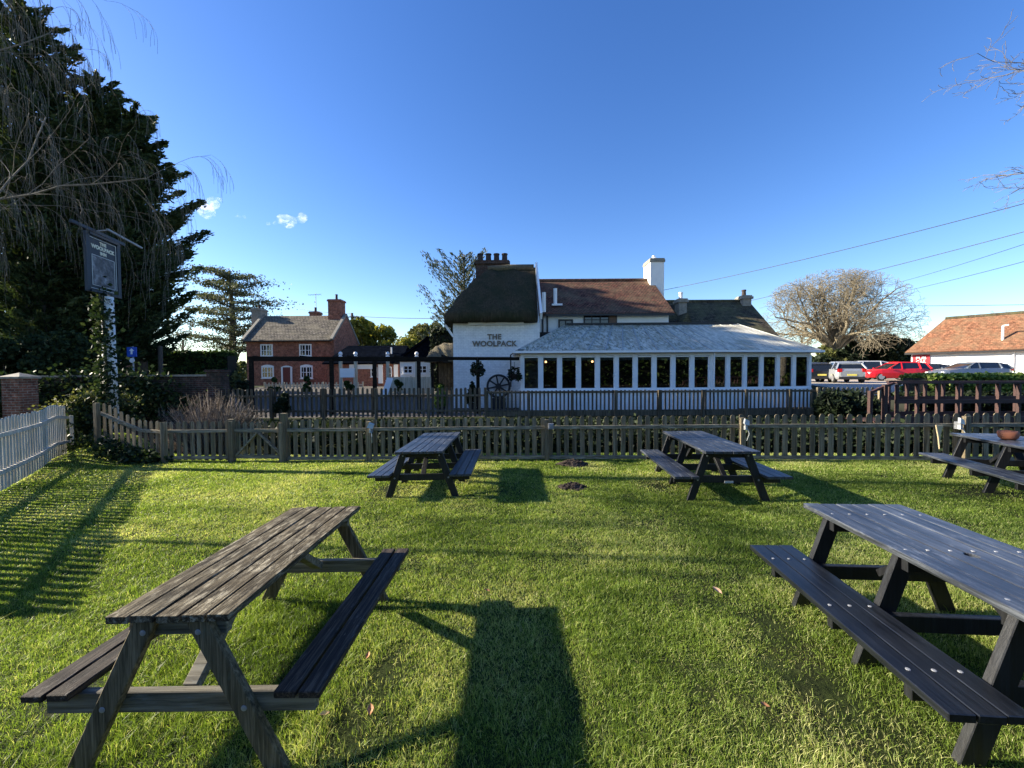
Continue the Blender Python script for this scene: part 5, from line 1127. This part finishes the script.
SM_ = dict(n=[6, 6, 5, 4, 3], wob=[.06, .15, .2, .22, .24], up=[.02, .05, .04, .03, .02], tap=[.7, .75, .8, .8, .8], start=[.35, .15, .15, .1], kids=[2, 1, 1, 1], ang=[.6, .6, .6, .6], len=[.55, .55, .5, .5], rr=[.5, .55, .55, .6], rmin=.012)
for i, (px, pyb, d, H, lab) in enumerate(((268, 350, 55, 6.8, 'bare twiggy tree behind the left chimney of the red house'), (300, 350, 60, 5.6, 'low bare tree behind the middle of the red house roof'), (232, 352, 52, 5.6, 'bare ivy grown tree left of the red house'), (800, 345, 52, 5.4, 'small bare tree left of the big oak'), (905, 345, 60, 5.2, 'small bare tree right of the big oak'), (945, 330, 60, 5.5, 'bare tree showing above the left end of the barn roof'), (1012, 330, 55, 6.2, 'bare twigs rising above the barn ridge'), (735, 330, 50, 5.6, 'distant bare twigs above the rear roof'), (180, 350, 45, 5, 'bare tree half hidden behind the right conifer'))):
    q = at(px, pyb, d); random.seed(50+i); tree_bare('bare_tree', lab, (q.x, q.y, .6), SM_, M['oak_bark'], H, .2, group='distant bare trees', sides=3)
# clipped hedge, bushes
hedge_box('clipped_hedge', 'tall clipped dark hedge beyond the garden wall on the left', (-26.5, 29.5), (-20.6, 29.5), 1.2, .3, 3.3, M['hedge'], 13000, .13)
def bz(px, pyb, pyt, wpx, d, mat, lab, n=3500, size=.16, name='bush', ry=None, lumps=10, zb=.5):
    q = at(px, pyb, d); tp_ = at(px, pyt, d); bush(name, lab, (q.x, q.y, zb), wpx/2/F_PX*d, ry or wpx/2.5/F_PX*d, tp_.z-zb, M[mat], n, size, lumps, elong=1.5)
bz(207, 375, 361, 26, 24, 'yellow_bush', 'bright yellow green bush behind the garden wall end', 1500, .12)
bz(226, 380, 350, 40, 30, 'olive_bush', 'grey green tangled bush left of the red house', 3000, .12)
bz(240, 385, 366, 16, 34, 'yellow_bush', 'small yellow bush at the left corner of the red house', 700, .12)
bz(372, 350, 298, 30, 56, 'dark_bush', 'dark rounded tree behind the sunlit bushes', 3000, .3)
bz(370, 350, 305, 62, 52, 'yellow_bush', 'large sunlit green tree right of the utility pole', 7000, .26)
bz(412, 352, 312, 56, 50, 'olive_bush', 'sunlit green bush between the outbuilding and the pub', 6500, .25)
bz(395, 352, 320, 56, 46, 'yellow_bush', 'yellowish bush behind the outbuilding roof', 6000, .2)
bz(363, 352, 322, 40, 45, 'olive_bush', 'grey olive bush behind the outbuilding roof', 4500, .2)
bz(432, 350, 308, 34, 43, 'olive_bush', 'olive bush left of the loose conifer', 3500, .2)
hedge_box('clipped_hedge', 'dark green clipped hedge against the left side of the thatched wing', (-6.2, 31), (-2.0, 31), 1.2, .4, 4.9, M['dark_bush'], 5000, .16)
bz(245, 395, 376, 20, 20, 'dark_bush', 'dark low bush beside the pergola', 900, .1, zb=.25)
for px, lab in ((274, 'green climber below the left lower window of the red house'), (305, 'dark green bush in front of the red house door'), (398, 'green shrub before the cream boarded fence'), (440, 'green shrub in the yard corner by the pub'), (350, 'low green plants under the notice board')):
    bz(px, 386, 371 if px in (274, 305) else 374, 14, 24, 'hedge', lab, 600, .1, 'shrub', zb=.3, lumps=5)
# evergreens behind cars
for i, (px, pyt, w_, d, lab) in enumerate(((868, 328, 60, 45, 'dark evergreen behind the pale estate car'), (893, 322, 46, 47, 'tallest dark evergreen behind the red car'), (915, 334, 50, 48, 'dark evergreen next to the barn gable'), (838, 345, 50, 43, 'dark evergreen below the oak crown'), (812, 352, 44, 42, 'dark evergreen at the corner of the conservatory'))):
    bz(px, 375, pyt, w_, d, 'dark_bush', lab, 6500, .26, 'evergreen_tree', zb=.9, lumps=12)
for i, px in enumerate(range(-60, 1100, 75)):
    if 240 < px < 470 or 780 < px < 900: continue
    d = 95+8*math.sin(px); q = at(px, 372, d); random.seed(px)
    bush('distant_tree', 'dull far tree of the low treeline', (q.x, q.y, .5), 8, 3, 6+1.5*math.sin(px*1.7), M['olive_bush'], 2200, .55, 9, group='far treeline', cat='tree', part='crown')
hedge_box('tall_hedge', 'tall dark hedge behind the photographer, seen only mirrored in window panes', (-32, -13), (60, -13), 2.2, -.4, 4.6, M['hedge'], 16000, .3)
# small hidden house under conifers
hh_ = thing('bungalow', 'low brick and white building under the dark conifers at the left', 'house', (-38.5, 35, .4))
m = MB(); m.box(-41.8, -36.5, 34, 39, .1, 3.0); m.build('wall', M['pillar_brick'], hh_)
m = MB(); slab(m, [(-42.2, 33.6, 2.95), (-36.1, 33.6, 2.95), (-37, 36.5, 4.9), (-41.2, 36.5, 4.9)], .15); slab(m, [(-42.2, 39.4, 2.95), (-36.1, 39.4, 2.95), (-37, 36.5, 4.9), (-41.2, 36.5, 4.9)], .15); m.build('roof', M['slate'], hh_)
m = MB(); m.box(-40.3, -38.6, 33.93, 34.0, 1.0, 2.9); m.build('white_panel', M['white'], hh_); window(hh_, -39.9, -39.1, 1.5, 2.6, 33.93, M['white'])
# weeping bare birches on the left, their trunks outside the picture
BIR = dict(n=[10, 8, 7, 8, 10], wob=[.04, .12, .14, .10, .07], up=[.02, .05, -.06, -.28, -.45], tap=[.7, .75, .75, .7, .6], start=[.3, .2, .2, .15], kids=[2, 1, 1, 1], ang=[.75, .55, .55, .5], len=[.55, .6, .62, .85], rr=[.27, .42, .5, .6], rmin=.003)
random.seed(5); tree_bare('birch_tree', 'leafless weeping birch whose hanging twigs fill the upper left corner', (-13.4, 5.7, -.3), BIR, M['birch_bark'], 10.5, .06, lean=(.02, .10, 1), sides=4)
random.seed(9); tree_bare('birch_tree', 'second leafless birch just left of the picture beside the ivy heap', (-14.6, 9.6, -.3), BIR, M['birch_bark'], 11.5, .17, lean=(.06, 0, 1), sides=4)
random.seed(31); RT = dict(SM_, kids=[2, 2, 1, 1], n=[7, 7, 6, 5, 4], len=[.6, .6, .55, .5], up=[.02, .03, .03, .03, .02], rmin=.006, ang=[.85, .6, .6, .6]); tree_bare('bare_tree', 'leafless tree whose twigs reach in at the right edge of the sky', (19.9, 11.5, .9), RT, M['birch_bark'], 9.5, .24, group=None)
# ------------------------------------------------------------------ clouds
t = NT('cloud_vapour'); t.n.remove(t.b); vol = t.a('VolumePrincipled'); vol.inputs['Color'].default_value = (1,1,1,1); vol.inputs['Anisotropy'].default_value = .3
n = t.noise(t.coord((.6,1,1.3)), .04, 8, .72, 1.2); t.l(t.math('MULTIPLY', t.ramp(n, [(.49, 0), (.66, 1)]), .03), vol.inputs['Density']); t.l(vol.outputs[0], t.out.inputs['Volume']); M['cloud'] = t.m
def cloud(px, py, wpx, hpx, lab, seed):
    rg = random.Random(seed); c = at(px, py, 1500); m = MB(); W2 = wpx/F_PX*1500/2; H2 = hpx/F_PX*1500/2
    for k in range(9):
        u = rg.uniform(-.8, .8); r = H2*rg.uniform(.4, .8)*(1-.4*abs(u)); m.lathe([(r*math.cos(a), r*math.sin(a)) for a in np.linspace(-math.pi/2*.98, math.pi/2*.98, 7)], (c.x+u*W2, c.y+rg.uniform(-20, 20), c.z+(u*.5+rg.uniform(-.4, .3))*H2), 12)
    o = m.build('cloud', M['cloud'], smooth=True); tag(o, lab, 'cloud', 'small white clouds')
    rm = o.modifiers.new('merge', 'REMESH'); rm.mode = 'VOXEL'; rm.voxel_size = 5
cloud(212, 204, 36, 22, 'small white cloud beside the dark conifer', 1); cloud(287, 219, 50, 17, 'small wispy white cloud above the red house', 2); cloud(240, 217, 14, 6, 'tiny cloud wisp between the two small clouds', 3)
for o in bpy.data.objects:
    if '_o' in o: del o['_o']
    if 'ax' in o: del o['ax']
